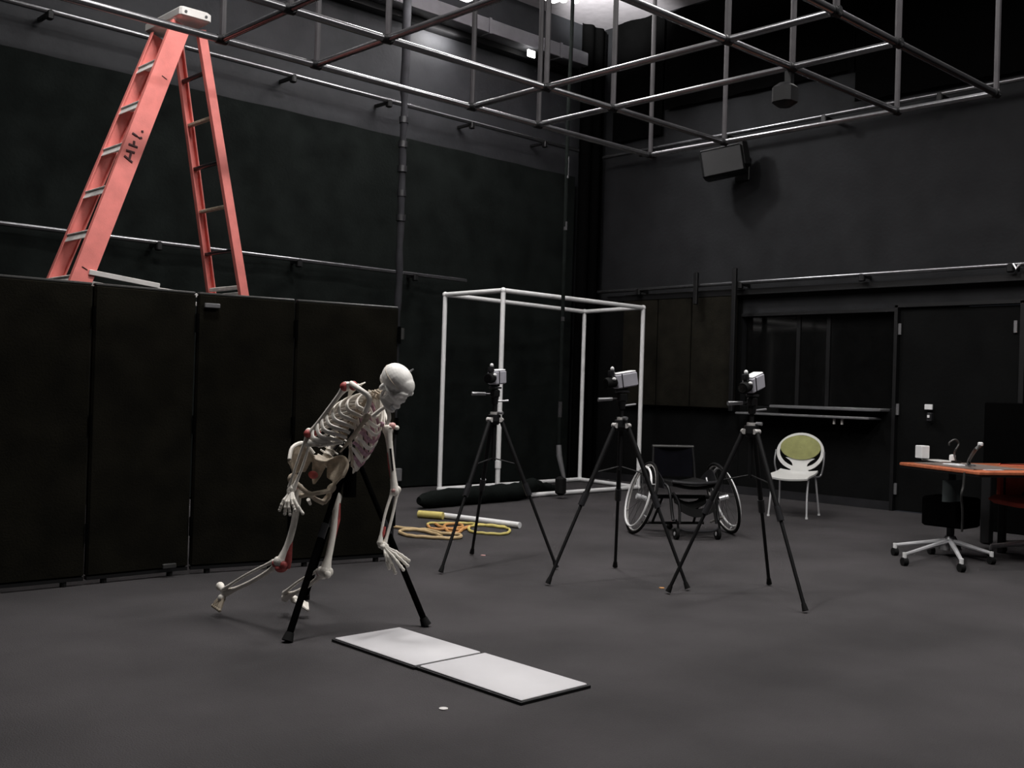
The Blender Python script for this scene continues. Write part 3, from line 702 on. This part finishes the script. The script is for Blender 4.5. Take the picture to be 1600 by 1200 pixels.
hand(wrL, (3.130,4.186,0.438), [(3.114,4.134,0.366), (3.124,4.096,0.348), (3.139,4.055,0.368), (3.160,4.049,0.386), (3.176,4.061,0.407)], (-0.634,-0.505,0.493), 0)
# pelvis
PU = Vector((0.009,-0.358,0.927)).normalized(); PL = Vector((0.760,-0.576,-0.251)); PL = (PL-PU*PL.dot(PU)).normalized(); PF = PL.cross(PU); PO = Vector((2.998,4.624,0.782))
def PP(l, f, u): return PO+(PL*l+PF*f+PU*u)*1.14
pv = MB()
for sg in (-1, 1):
    ctrl = [[PP(sg*.035, -.055, .060), PP(sg*.09, -.055, .095), PP(sg*.125, -.005, .085), PP(sg*.120, .055, .045)],
            [PP(sg*.040, -.055, .020), PP(sg*.08, -.040, .035), PP(sg*.100, .0, .030), PP(sg*.105, .045, .015)],
            [PP(sg*.050, -.040, -.015), PP(sg*.075, -.015, -.015), PP(sg*.090, .010, -.015), PP(sg*.092, .03, -.02)]]
    rws = [spl(rw, 4) for rw in ctrl]
    def fn(u, v, rws=rws):
        i = min(int(round(u*(len(rws[0])-1))), len(rws[0])-1); a, b, c = rws[0][i], rws[1][i], rws[2][i]
        return a*(1-v)*(1-v)+2*b*v*(1-v)+c*v*v if False else (lerp(a, b, v*2) if v < .5 else lerp(b, c, v*2-1))
    pv.sheet(fn, 12, 8, .010)
    pv.tube(rws[0], [.009, .010, .010, .011], 8)
    ac = PP(sg*.090, .012, -.040); pv.ell(ac, (.030, .030, .030))
    pv.tube(spl([ac, PP(sg*.055, .060, -.045), PP(sg*.008, .075, -.062)], 4), [.014, .010, .012], 8)
    pv.tube(spl([ac, PP(sg*.080, -.005, -.085), PP(sg*.065, .010, -.115)], 4), [.016, .014, .017], 8)
    pv.tube(spl([PP(sg*.065, .010, -.115), PP(sg*.035, .045, -.095), PP(sg*.008, .072, -.072)], 4), [.015, .009, .011], 8)
pv.tube([PP(0, -.050, .065), PP(0, -.065, .02), PP(0, -.06, -.03), PP(0, -.035, -.06)], [.045, .036, .024, .008], 10, flat=.55, up=PL)
pv.ell(PP(0, .075, -.065), (.012, .014, .018))
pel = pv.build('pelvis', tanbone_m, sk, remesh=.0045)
MB().ell(PP(-.012, -.030, -.015), (.026, .012, .022), fr(PL, PF, PU)).build('red_muscle_patch', red_m, pel)
MB().tube(spl([PP(-.035, -.05, .075), PP(-.09, -.05, .112), PP(-.128, .0, .098), PP(-.124, .05, .06)], 5), [.011, .013, .013, .010], 8).build('iliac_crest', bone_m, pel)
# legs
feR = long_bone('femur', hpR, knR, .0195, .028, .032, Vector((0.008,-0.021,0.001))); feL = long_bone('femur', hpL, knL, .0195, .024, .032, Vector((-0.005,-0.023,0.000)))
for fe, hp, kn in ((feR, hpR, knR), (feL, hpL, knL)):
    d = (kn-hp).normalized(); lt = d.cross(Vector((-0.685,-0.728,-0.005))).normalized(); ft = lt.cross(d)
    c = MB(); c.ell(kn+lt*.020, (.022, .022, .025)); c.ell(kn-lt*.020, (.022, .022, .025)); c.build('condyle', bone_m, fe)
    MB().ell(kn+Vector((-0.007,-0.034,-0.010)), (.019, .016, .020)).build('patella', bone_m if fe is feL else red_m, fe)
MB().tube([lerp(hpR, knR, .60)+Vector((0.012,-0.017,0.001)), lerp(hpR, knR, .80)+Vector((0.016,-0.021,0.001)), knR+Vector((0.020,-0.027,0.011)), knR+Vector((0.020,-0.024,-0.029))], [.005, .013, .020, .016], 10).build('red_muscle_patch', red_m, feR)
MB().ell(knR+Vector((-0.002,-0.003,-0.030)), (.034, .028, .022)).build('red_muscle_patch', red_m, feR)
MB().ell(hpR+Vector((-0.014,-0.009,0.012)), (.020, .018, .016)).build('pink_muscle_patch', pinkm_m, feR)
MB().tube([lerp(hpL, knL, .08)+Vector((0.006,-0.022,0.001)), lerp(hpL, knL, .30)+Vector((0.010,-0.026,0.001)), lerp(hpL, knL, .62)+Vector((0.007,-0.023,0.001))], [.005, .012, .005], 8).build('red_muscle_patch', red_m, feL)
bone('coccyx_tip', [PP(.012, .03, -.13), PP(.0, .055, -.10)], [.007, .010])
for kn, ak, sdv in ((knR, akR, Vector((-0.513,-0.072,0.789))), (knL, akL, Vector((-0.513,-0.072,0.789)))):
    d = (ak-kn).normalized(); s = (sdv-d*sdv.dot(d)).normalized()
    ti = long_bone('tibia', kn+d*.030-s*.004, ak-s*.006, .0135, .027, .021, -s*.012); fi = long_bone('fibula', kn+d*.045+s*.022, ak+s*.016, .0085, .013, .014, s*.010)
    MB().ell(kn+d*.04+Vector((-0.007,-0.007,0.006)), (.024, .022, .022)).build('pink_muscle_patch', pinkm_m if kn is knL else red_m, ti)
def foot(ak, heel, toe, sp, m_toe=bone_m):
    ak, heel, toe, sp = Vector(ak), Vector(heel), Vector(toe), Vector(sp)
    f = MB(); f.ell(ak, .022, nu=10, nv=8); f.tube([ak, lerp(ak, heel, .6), heel], [.018, .017, .022], 10); f.ell(heel, .023, nu=10, nv=8)
    md = lerp(ak, toe, .38); f.ell(md, .022, nu=10, nv=8)
    fo = f.build('foot', bone_m, sk)
    for k in range(5):
        o_ = sp*(k-2); b0 = md+o_*.5; e = toe+o_*1.1; L1 = lerp(b0, e, .62)
        t__ = MB().tube([b0, lerp(b0, L1, .5), L1, lerp(L1, e, .6), e], [.012, .0085, .011, .008, .0095], 8); t__.ell(e, .0105, nu=8, nv=6)
        t__.build('toe', m_toe, fo)
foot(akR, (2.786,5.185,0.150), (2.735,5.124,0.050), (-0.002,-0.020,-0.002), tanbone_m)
foot(akL, (3.074,4.997,0.087), (3.116,4.847,0.059), (-0.008,-0.014,-0.004))
# skull
SU = Vector((0.247,-0.731,0.639)).normalized(); SF = Vector((0.283,-0.536,-0.784)); SF = (SF-SU*SF.dot(SU)).normalized(); SL = SU.cross(SF); SO = Vector((3.159,4.168,1.264))
def SP_(l, f, u): return SO+SL*l+SF*f+SU*u
s_ = MB(); RS = fr(SL, SF, SU)
s_.ell(SP_(0, -.012, .006), (.073, .090, .073), RS, 24, 16); s_.ell(SP_(0, .035, .010), (.058, .052, .058), RS, 20, 12)
s_.ell(SP_(0, .055, -.045), (.038, .036, .050), RS, 16, 12); s_.ell(SP_(0, -.045, -.035), (.048, .045, .035), RS, 16, 10)
for sg in (-1, 1):
    s_.tube(spl([SP_(sg*.062, -.01, -.035), SP_(sg*.068, .02, -.038), SP_(sg*.060, .05, -.040), SP_(sg*.042, .068, -.042)], 4), [.006, .006, .008, .014], 8)
    s_.tube(spl([SP_(sg*.052, .055, -.035), SP_(sg*.052, .062, -.012), SP_(sg*.046, .072, .006), SP_(sg*.018, .084, .010)], 4), [.010, .008, .010, .009], 8)
    s_.ell(SP_(sg*.056, -.022, -.055), (.012, .014, .020), RS)
s_.ell(SP_(0, .030, -.078), (.038, .040, .030), RS, 16, 10); s_.ell(SP_(0, -.02, -.06), (.034, .04, .03), RS, 14, 8)
s_.ell(SP_(0, .085, -.035), (.010, .012, .016), RS); s_.tube(spl([SP_(-.024, .070, -.078), SP_(0, .092, -.078), SP_(.024, .070, -.078)], 5), .010, 8)
so = s_.build('skull', skull_m, sk, remesh=.0040)
O_ = Vector(sk['world_origin'])
soc = [(SP_(-.031, .088, -.018), .021), (SP_(.031, .088, -.018), .021), (SP_(0, .096, -.050), .011), (SP_(-.066, .034, -.018), .016), (SP_(.066, .034, -.018), .016)]
for v in so.data.vertices:
    p = v.co+O_
    for c, r_ in soc:
        dd = p-c
        if dd.length < r_:
            back = (SO+SF*.02-c).normalized(); k = dd.dot(back); q = dd-back*k
            p = c+q+back*math.sqrt(max(0, r_*r_-q.length_squared))*.9
    v.co = p-O_
so.data.update()
jw = MB()
for sg in (-1, 1):
    jw.tube(spl([SP_(sg*.052, -.004, -.046), SP_(sg*.050, .0, -.075), SP_(sg*.044, .016, -.100), SP_(sg*.028, .062, -.112), SP_(0, .084, -.112)], 5), [.007, .012, .013, .012, .014], 8, flat=.7)
    jw.tube([SP_(sg*.048, .016, -.095), SP_(sg*.050, .022, -.050)], [.011, .005], 8, flat=.5)
jw.ell(SP_(0, .035, -.098), (.036, .042, .016), RS, 14, 8); jw.build('mandible', skull_m, so)
th = MB()
for row, zz in ((1, -.088), (-1, -.099)):
    for k in range(12):
        a = radians(-66+12*k); th.box(SP_(.027*sin(a), .060+.030*cos(a), zz), (.0042, .004, .009), RS@Matrix.Rotation(-a, 3, 'Z'))
th.build('tooth_row', camwhite_m, so)
MB().tube([SP_(.03, -.01, .074), SP_(.034, -.008, .094)], [.006, .004], 6).build('hanging_bolt', greymetal_m, so)
MB().tube(spl([SP_(.074*cos(a_), -.012+.09*sin(a_), .012) for a_ in [2*pi*k/20 for k in range(20)]], 2, True), .0012, 5, closed=True).build('cut_line', tanbone_m, so)

# ------------------------------------------------------------------ cords on the floor
def zoomcord(name, label, cat, pts, r, m, closed=False):
    P_ = spl(pts, 6, closed); P_ = [Vector((p.x, p.y, r+.004*abs(sin(i*.7)))) for i, p in enumerate(P_)]
    o = MB().tube(P_, r, 8, closed=closed).build(name, m, origin=(P_[0].x, P_[0].y, 0)); tag(o, label, cat); return o
zoomcord('garden_hose', 'pale tan coiled hose lying flat left of first tripod', 'hose',
    [(5.632,7.477,0.000), (5.688,7.277,0.000), (5.772,7.134,0.000), (5.751,6.919,0.000), (5.823,6.787,0.000), (5.739,6.663,0.000), (5.605,6.659,0.000), (5.489,6.815,0.000), (5.426,6.938,0.000), (5.473,7.130,0.000), (5.592,7.241,0.000), (5.696,7.179,0.000), (5.686,6.958,0.000), (5.630,6.772,0.000)], .014, tan_m)
zoomcord('yellow_cord', 'yellow cord looping beside the white pole, rightmost of the coiled cords', 'cord',
    [(5.981,7.395,0.000), (6.084,7.486,0.000), (6.226,7.404,0.000), (6.380,7.316,0.000), (6.423,7.189,0.000), (6.462,7.016,0.000), (6.465,6.868,0.000), (6.337,6.706,0.000), (6.174,6.620,0.000), (6.081,6.721,0.000), (6.039,6.837,0.000), (6.134,7.014,0.000), (6.304,7.158,0.000), (6.470,7.111,0.000), (6.508,6.939,0.000)], .012, yellow_m)
zoomcord('orange_cord', 'orange cord tangled in the middle of the coiled hoses', 'cord',
    [(5.981,7.395,0.000), (5.857,7.178,0.000), (5.978,7.106,0.000), (6.167,7.139,0.000), (6.279,7.323,0.000), (6.116,7.317,0.000), (5.874,6.981,0.000), (5.898,6.875,0.000), (6.122,7.069,0.000), (6.260,7.134,0.000), (5.998,7.001,0.000), (6.009,7.232,0.000), (6.097,7.429,0.000)], .013, orangecord_m)
t_ = thing('white_pole', 'white plastic pole with yellowed sleeve lying by the coiled cords', 'pole', (6.492,7.355,0.000), world=True)
MB().tube([Vector((6.463,7.859,0.000))+Vector((0, 0, .03)), Vector((6.620,6.874,0.000))+Vector((0, 0, .03))], .028, 12).build('tube', pvc_m, t_)
MB().tube([Vector((6.312,7.943,0.000))+Vector((0, 0, .036)), Vector((6.423,7.715,0.000))+Vector((0, 0, .036))], .036, 12).build('sleeve', yellow_m, t_, label='yellowed sleeve at the left end')
for i, (p_, m_, lb) in enumerate((((5.320,5.909,0.000), pinkm_m, 'tiny pink tape dot on floor between the first tripod legs'), ((5.415,4.292,0.000), orangecord_m, 'tiny orange tape mark on floor left of rightmost tripod foot'), ((2.667,3.165,0.000), alu_m, 'small pale tape scrap on floor left of the nearer force plate'))):
    o = MB().tube([Vector(p_), Vector(p_)+Vector((0, 0, .004))], .018, 10).build('tape_mark', m_, origin=p_); tag(o, lb, 'tape')

# ------------------------------------------------------------------ wheelchair
lw = Vector((.857, -.515, 0)); 
ang = math.atan2(-.515, .857)
wc = thing('wheelchair', 'black sports wheelchair with cambered chrome-rimmed wheels, facing the camera', 'wheelchair', (7.665, 5.87, 0), ang)
# local: x = image right, -y = towards the camera
for sg in (-1, 1):
    cam_ = radians(15); R0 = .325
    hub = Vector((sg*.385, .0, R0*cos(cam_)+.008)); nrm = Vector((sg*cos(cam_), 0, sin(cam_))); upw = Vector((-sg*sin(cam_), 0, cos(cam_))); fw = Vector((0, -1, 0))
    def ring(R_, off, n=40): return [hub+nrm*off+(upw*cos(2*pi*k/n)+fw*sin(2*pi*k/n))*R_ for k in range(n)]
    wh = MB().tube(ring(.318, 0), .013, 8, closed=True).build('wheel', rubber_m, wc)
    MB().tube(ring(.300, 0), .008, 6, closed=True).build('wheel_rim', alu_m, wh)
    MB().tube(ring(.270, .035), .010, 8, closed=True).build('hand_rim', camwhite_m, wh)
    MB().cyl(hub-nrm*.04, hub+nrm*.05, .025, 12).build('hub', chrome_m, wh)
    spk = MB()
    for k in range(18):
        a = 2*pi*k/18; spk.tube([hub+nrm*(.02 if k % 2 else -.02), hub+(upw*cos(a)+fw*sin(a))*.298], .0018, 5)
    spk.build('spoke_set', trimsteel_m, wh, kind='stuff')
    for k in range(6):
        a = 2*pi*k/6; d_ = upw*cos(a)+fw*sin(a); MB().tube([hub+d_*.290, hub+nrm*.035+d_*.270], .004, 5).build('rim_tab', chrome_m, wh)
    # caster
    cs_ = Vector((sg*.19, -.36, 0))
    ct = MB().tube([cs_+Vector((-.014, 0, .05)), cs_+Vector((.014, 0, .05))], .05, 16).build('front_caster', rubber_m, wc)
    MB().tube([cs_+Vector((-.018, 0, .05)), cs_+Vector((.018, 0, .05))], .018, 10).build('caster_hub', chrome_m, ct)
    MB().tube([cs_+Vector((.024, 0, .05)), cs_+Vector((.02, .02, .13)), cs_+Vector((0, .02, .17))], .010, 8).build('fork', blackmetal_m, ct)
    # side frame
    MB().tube(spl([(sg*.21, -.33, .16), (sg*.21, -.30, .22), (sg*.215, -.22, .42), (sg*.22, -.02, .46), (sg*.22, .20, .46)], 5), .014, 8).build('side_frame', blackmetal_m, wc)
    MB().tube(spl([(sg*.20, .20, .40), (sg*.20, .24, .60), (sg*.19, .27, .76)], 4), .013, 8).build('back_post', blackmetal_m, wc)
    MB().tube(spl([(sg*.21, -.30, .40), (sg*.16, -.33, .30), (sg*.17, -.38, .14)], 4), .012, 8).build('leg_hanger', blackmetal_m, wc)
    MB().tube([hub, (sg*.20, .02, .33)], .018, 8).build('axle_stub', blackmetal_m, wc)
    gd = MB().sheet(lambda u, v, sg=sg: (sg*(.245+.02*sin(pi*u)), .20-.38*u, .42+(.10*sin(pi*u)+.06)*v), 8, 3, .005).build('side_guard', blackshiny_m, wc)
    MB().tube([(sg*.30, .06, .10), (sg*.36, -.08, .16)], .011, 8).build('side_strut', alu_m, wc)
MB().tube([(-.24, .02, .33), (.24, .02, .33)], .018, 8).build('axle_tube', blackmetal_m, wc)
MB().sheet(lambda u, v: (-.20+.40*u, .22-.50*v, .475-.03*sin(pi*u)-.01*v), 8, 6, .03).build('seat', rubber_m, wc)
MB().tube(spl([(-.215, -.285, .49), (0, -.30, .475), (.215, -.285, .49)], 4), .016, 8).build('seat_front_edge', blackshiny_m, wc)
MB().sheet(lambda u, v: (-.19+.38*u, .25+.04*sin(pi*u)+.02*v, .49+.27*v), 8, 6, .022).build('backrest', navy_m, wc)
MB().tube([(-.20, .275, .765), (.20, .275, .765)], .014, 8).build('backrest_bar', trimsteel_m, wc)
MB().tube(spl([(-.17, -.40, .10), (-.10, -.42, .08), (.10, -.42, .08), (.17, -.40, .10)], 4), .012, 8).build('foot_bar', blackshiny_m, wc)
MB().sheet(lambda u, v: (-.15+.30*u, -.36+.02*v, .24+.07*v-.05*sin(pi*u)), 8, 2, .008).build('calf_strap', rubber_m, wc)
MB().sheet(lambda u, v: (-.15+.30*u, -.20+.05*v, .30+.06*v-.06*sin(pi*u)), 8, 2, .008).build('calf_strap', rubber_m, wc)
MB().tube([(.155, -.24, .40), (.145, -.18, .52)], .010, 8).build('brake_lever', greymetal_m, wc)
MB().tube([(-.30, .22, .07), (.30, .22, .07)], .013, 8).build('rear_bar', blackmetal_m, wc)
for sg in (-1, 1): MB().tube([(sg*.18, .02, .33), (sg*.20, .22, .07)], .012, 8).build('rear_strut', blackmetal_m, wc)
MB().ell((0, .30, .03), (.03, .03, .03)).build('anti_tip_caster', rubber_m, wc); MB().tube([(0, .22, .07), (0, .30, .045)], .010, 8).build('anti_tip_arm', blackmetal_m, wc)

# ------------------------------------------------------------------ green shell chair
gcp = Vector((9.886,6.123,0.000)); fd = Vector((-0.960,-0.291,-0.019)); ga = math.atan2(fd.y, fd.x)+pi/2
gc = thing('shell_chair', 'pale shell chair with lime green back pad and thin chrome legs', 'chair', (gcp.x, gcp.y, 0), ga)
# local: -y = front
def bk(u, v):  # oval back, u angle, v radius
    return None
def backpt(x, z): return (x, .23+.10*(z-.45)/.45-.55*x*x, z)
def ovals(mb_, cx, cz, rx, rz, n=32, inner=0, th=.016, hole=None):
    pass
bs = MB()
def annulus(u, v):
    a = 2*pi*u; ro = Vector((.255*cos(a), .205*sin(a))); ri = Vector((.222*cos(a), .172*sin(a)+.008)); p = ro*(1-v)+ri*v
    return backpt(p.x, .665+p.y)
bs.sheet(annulus, 40, 3, .014)
bs.sheet(lambda u, v: backpt((-.075+.15*u)*(1+1.1*(2*v-1)**2), .425+.175*v), 6, 6, .014)
sh_ = bs.build('shell_back', shell_m, gc)
MB().sheet(lambda u, v: (lambda a, r_: (backpt(.215*cos(a)*r_, .712+.128*sin(a)*r_)[0], backpt(.215*cos(a)*r_, .712+.128*sin(a)*r_)[1]-.012*(1-r_*r_)-.012, .712+.128*sin(a)*r_))(2*pi*u, .02+.98*v), 36, 8, .016).build('back_pad', green_m, gc)
def seatpt(u, v):
    x = -.23+.46*u; y = .22-.46*v; k = 1-.25*max(0, v-.6); return (x*k*(1-.12*(1-v)), y, .440-.018*sin(pi*u)+.03*(1-v)**4-.03*v**5)
MB().sheet(seatpt, 12, 12, .018).build('shell_seat', shell_m, gc)

for sg in (-1, 1):
    MB().tube(spl([(sg*.20, -.20, .01), (sg*.19, -.17, .22), (sg*.19, -.13, .425)], 4), .010, 8).build('leg', chrome_m, gc)
    MB().tube(spl([(sg*.215, .25, .01), (sg*.20, .21, .22), (sg*.19, .16, .425)], 4), .010, 8).build('leg', chrome_m, gc)
    MB().tube(spl([(sg*.19, -.13, .415), (sg*.20, .10, .415), (sg*.235, .20, .43), (sg*.262, .20, .55), (sg*.258, .235, .68)], 5), .009, 8).build('side_frame', greymetal_m, gc)
    for yy in (-.20, .25): MB().tube([(sg*(.20 if yy < 0 else .215), yy, 0), (sg*(.20 if yy < 0 else .215), yy, .018)], .014, 8).build('glide', white_m, gc)

# ------------------------------------------------------------------ desk corner at the right
TA, TN = Vector((8.409,4.215,0.740)), Vector((7.963,3.364,0.740)); da = (TN-TA).normalized(); db = Vector((-da.y, da.x, 0))
if db.x < 0: db = -db
wA = (TN-TA).length; lB = 1.75
tb = thing('work_table', 'orange-brown wooden table with cluttered top at the right edge', 'table', (TA.x, TA.y, 0), world=True)
cT = TA+da*wA/2+db*lB/2; RT = fr(da, db, (0, 0, 1)) if da.cross(db).z > 0 else fr(db, da, (0, 0, 1))
sz = (wA, lB) if da.cross(db).z > 0 else (lB, wA)
MB().box(cT-Vector((0, 0, .014)), (*sz, .028), RT, bev=.006).build('table_top', wood_m, tb)
MB().box(cT-Vector((0, 0, .036)), (sz[0]-.012, sz[1]-.012, .014), RT).build('edge_band', blackmetal_m, tb)
for s1, s2 in ((.16, .9), (.85*wA, 1.62)):
    p = TA+da*s1+db*s2; MB().box((p.x, p.y, .36), (.055, .055, .70), bev=.005).build('leg', blackmetal_m, tb); MB().tube([(p.x, p.y, 0), (p.x, p.y, .015)], .035, 12).build('foot_pad', rubber_m, tb)
pp = Vector((9.579,3.967,0.000)); 
MB().box((pp.x, pp.y, .36), (.085, .085, .70), bev=.006).build('leg', blackmetal_m, tb)
MB().box(Vector((8.761,3.568,0.684)), (.06, .38, .02), bev=.005).build('under_shelf_rail', greymetal_m, tb)
o = MB().box(TA+da*wA*.45+db*.34+Vector((0, 0, .003)), (wA*.74, .50, .006) if da.cross(db).z > 0 else (.50, wA*.74, .006), RT).build('desk_mat', matgrey_m, origin=(0, 0, 0)); tag(o, 'grey-brown mat covering the left end of the table', 'mat')
# things on the table
o = MB().box(Vector((8.866,4.237,0.760))+Vector((0, 0, .055)), (.09, .08, .11), RT, bev=.004).build('paper_cup_box', white_m, origin=(0, 0, 0)); tag(o, 'small bright white box standing at the left end of the table', 'box')
o = MB().box(Vector((8.930,4.113,0.745)), (.26, .17, .012), RT, bev=.004).build('notebook', alu_m, origin=(0, 0, 0)); tag(o, 'pale grey notebook lying flat near the white box', 'notebook')
o = MB().box(Vector((8.470,3.759,0.745)), (.20, .12, .02), RT, bev=.004).build('keyboard', paper_m, origin=(0, 0, 0)); tag(o, 'small pale keyboard near the front edge of the table', 'keyboard')
o = MB().box(Vector((8.298,3.458,0.742)), (.21, .16, .006), RT).build('paper_sheet', paper_m, origin=(0, 0, 0)); tag(o, 'loose pale sheet of paper at the near corner of the table', 'paper')
c = Vector((8.928,4.001,0.742)); o = MB().tube([c, c+Vector((0, 0, .03)), c+Vector((0, 0, .06)), c+Vector((0, 0, .065))], [.022, .028, .025, .01], 10).build('white_bottle', white_m, origin=(0, 0, 0)); tag(o, 'tiny white pot standing in the middle of the table', 'bottle')
c = Vector((8.755,3.913,0.742)); dpp = 8.3
t_ = thing('gooseneck_lamp', 'thin black gooseneck cable arm curling above the table', 'lamp', tuple(c), world=True)
MB().tube(spl([c+Vector((0.05, 0, .01)), Vector((8.215,3.668,0.853)), Vector((8.238,3.646,0.924)), Vector((8.219,3.663,0.959)), Vector((8.187,3.694,0.937)), Vector((8.184,3.697,0.912))], 5), .007, 8).build('arm', trimsteel_m, t_)
MB().tube([c+Vector((0.05, 0, .0)), c+Vector((.05, 0, .02))], .04, 12).build('base', blackmetal_m, t_)
c = Vector((8.469,3.661,0.742))
t_ = thing('handset_stand', 'angled grey arm stand with small white tip on the table', 'stand', tuple(c), world=True)
MB().tube(spl([c+Vector((0, 0, .01)), c+Vector((0, 0, .05)), Vector((8.033,3.427,0.897)), Vector((8.057,3.405,0.927))], 4), [.014, .012, .012, .014], 8).build('arm', trimsteel_m, t_)
MB().box(Vector((8.060,3.402,0.941)), (.03, .035, .03), bev=.006).build('tip', white_m, t_); MB().tube([c, c+Vector((0, 0, .015))], .05, 12).build('base', greymetal_m, t_)
# cable down from the table
o = MB().tube(spl([Vector((7.977,3.481,0.726)), Vector((7.973,3.485,0.620)), Vector((7.964,3.494,0.547)), Vector((8.074,3.529,0.417)), Vector((8.174,3.573,0.258))], 5), .009, 8).build('grey_cable', trimsteel_m, origin=(0, 0, 0)); tag(o, 'grey cable hanging from the front edge of the table', 'cable')
# wheeled workstation base under the table
c = Vector((8.577,3.843,0.000)); 
t_ = thing('rolling_cart', 'wheeled computer cart with chrome star base under the table', 'cart', (c.x, c.y, 0), world=True)
MB().tube([c+Vector((0, 0, .10)), c+Vector((0, 0, .70))], .03, 12).build('column', blackmetal_m, t_)
MB().box(c+Vector((0, 0, .36)), (.30, .36, .24), bev=.015).build('computer_case', void_m, t_)
MB().sheet(lambda u, v: tuple(Vector((8.253,3.772,0.472))+Vector((0.728,-0.685,0.030))*(.16*u)+Vector((0, 0, .17*v-.01))+Vector((-0.685,-0.728,-0.005))*.02*sin(5*u)), 6, 4, .01).build('hanging_cloth', tealgrey_m, t_)
MB().tube([c+Vector((0, 0, .05)), c+Vector((0, 0, .08)), c+Vector((0, 0, .16))], [.09, .08, .04], 16).build('hub', greymetal_m, t_)
for px_, py_ in ((1412,882), (1452,862), (1502,893), (1548,880), (1520,858)):
    pass
for e in ((7.724,3.807,0.000), (8.162,4.106,0.000), (7.818,3.414,0.000), (8.403,3.437,0.000), (8.506,3.966,0.000)):
    e = Vector(e); d = (e-c).normalized()
    s_ = MB().tube([c+d*.05+Vector((0, 0, .12)), lerp(c, e, .5)+Vector((0, 0, .105)), e+Vector((0, 0, .085))], [.022, .018, .014], 8).build('base_arm', chrome_m, t_)
    cs_ = MB().tube([e+Vector((-.016, .01, .032)), e+Vector((.016, -.01, .032))], .032, 14).build('caster', rubber_m, s_)
    MB().tube([e+Vector((0, 0, .05)), e+Vector((0, 0, .10))], .016, 8).build('caster_stem', white_m, s_)
# dark cabinet and red office chair behind
cc = Vector((9.66, 3.55, 0)); 
o = MB().box((10.85, 3.80, .63), (.60, 1.25, 1.26), bev=.01).build('black_cabinet', void_m, origin=(10.85, 3.8, 0)); tag(o, 'plain black cabinet behind the table at the right edge', 'cabinet')
c = Vector((9.024,3.405,0.000)); 
t_ = thing('office_chair', 'dark red office chair with bright metal base at the right edge', 'chair', (c.x, c.y, 0), world=True)
sc_ = Vector((c.x, c.y, .46))
MB().box(sc_, (.46, .46, .07), fr((.8, -.6, 0), (.6, .8, 0), (0, 0, 1)), bev=.03).build('seat', redfab_m, t_)
MB().box(sc_+Vector((.20, .12, .14)), (.05, .42, .30), fr((.8, .6, 0), (-.6, .8, 0), (0, 0, 1)), bev=.02).build('backrest', redfab_m, t_)
MB().tube([c+Vector((0, 0, .06)), c+Vector((0, 0, .44))], .025, 10).build('gas_column', blackmetal_m, t_)
MB().tube([sc_+Vector((.15, .1, -.02)), sc_+Vector((.20, .12, .08))], .015, 8).build('back_bracket', blackmetal_m, t_)
for k in range(5):
    a = 2*pi*k/5+2.3; e = c+Vector((.29*cos(a), .29*sin(a), 0))
    ar = MB().tube([c+Vector((0, 0, .12)), e+Vector((0, 0, .085))], [.026, .018], 8).build('base_arm', chrome_m, t_)
    MB().tube([e+Vector((-.015, 0, .028)), e+Vector((.015, 0, .028))], .028, 12).build('caster', rubber_m, ar); MB().tube([e+Vector((0, 0, .03)), e+Vector((0, 0, .09))], .012, 8).build('caster_stem', chrome_m, ar)
# bright clamp at the far right end of the lower pipe
o = MB().tube([Vector((11.220,4.454,2.694)), Vector((11.220,4.421,2.639)), Vector((11.220,4.396,2.677))], .012, 8).build('pipe_clamp', chrome_m, origin=(0, 0, 0)); tag(o, 'small shiny clamp on the lower right-wall pipe at picture right', 'clamp')

for o in bpy.data.objects:
    if 'world_origin' in o: del o['world_origin']
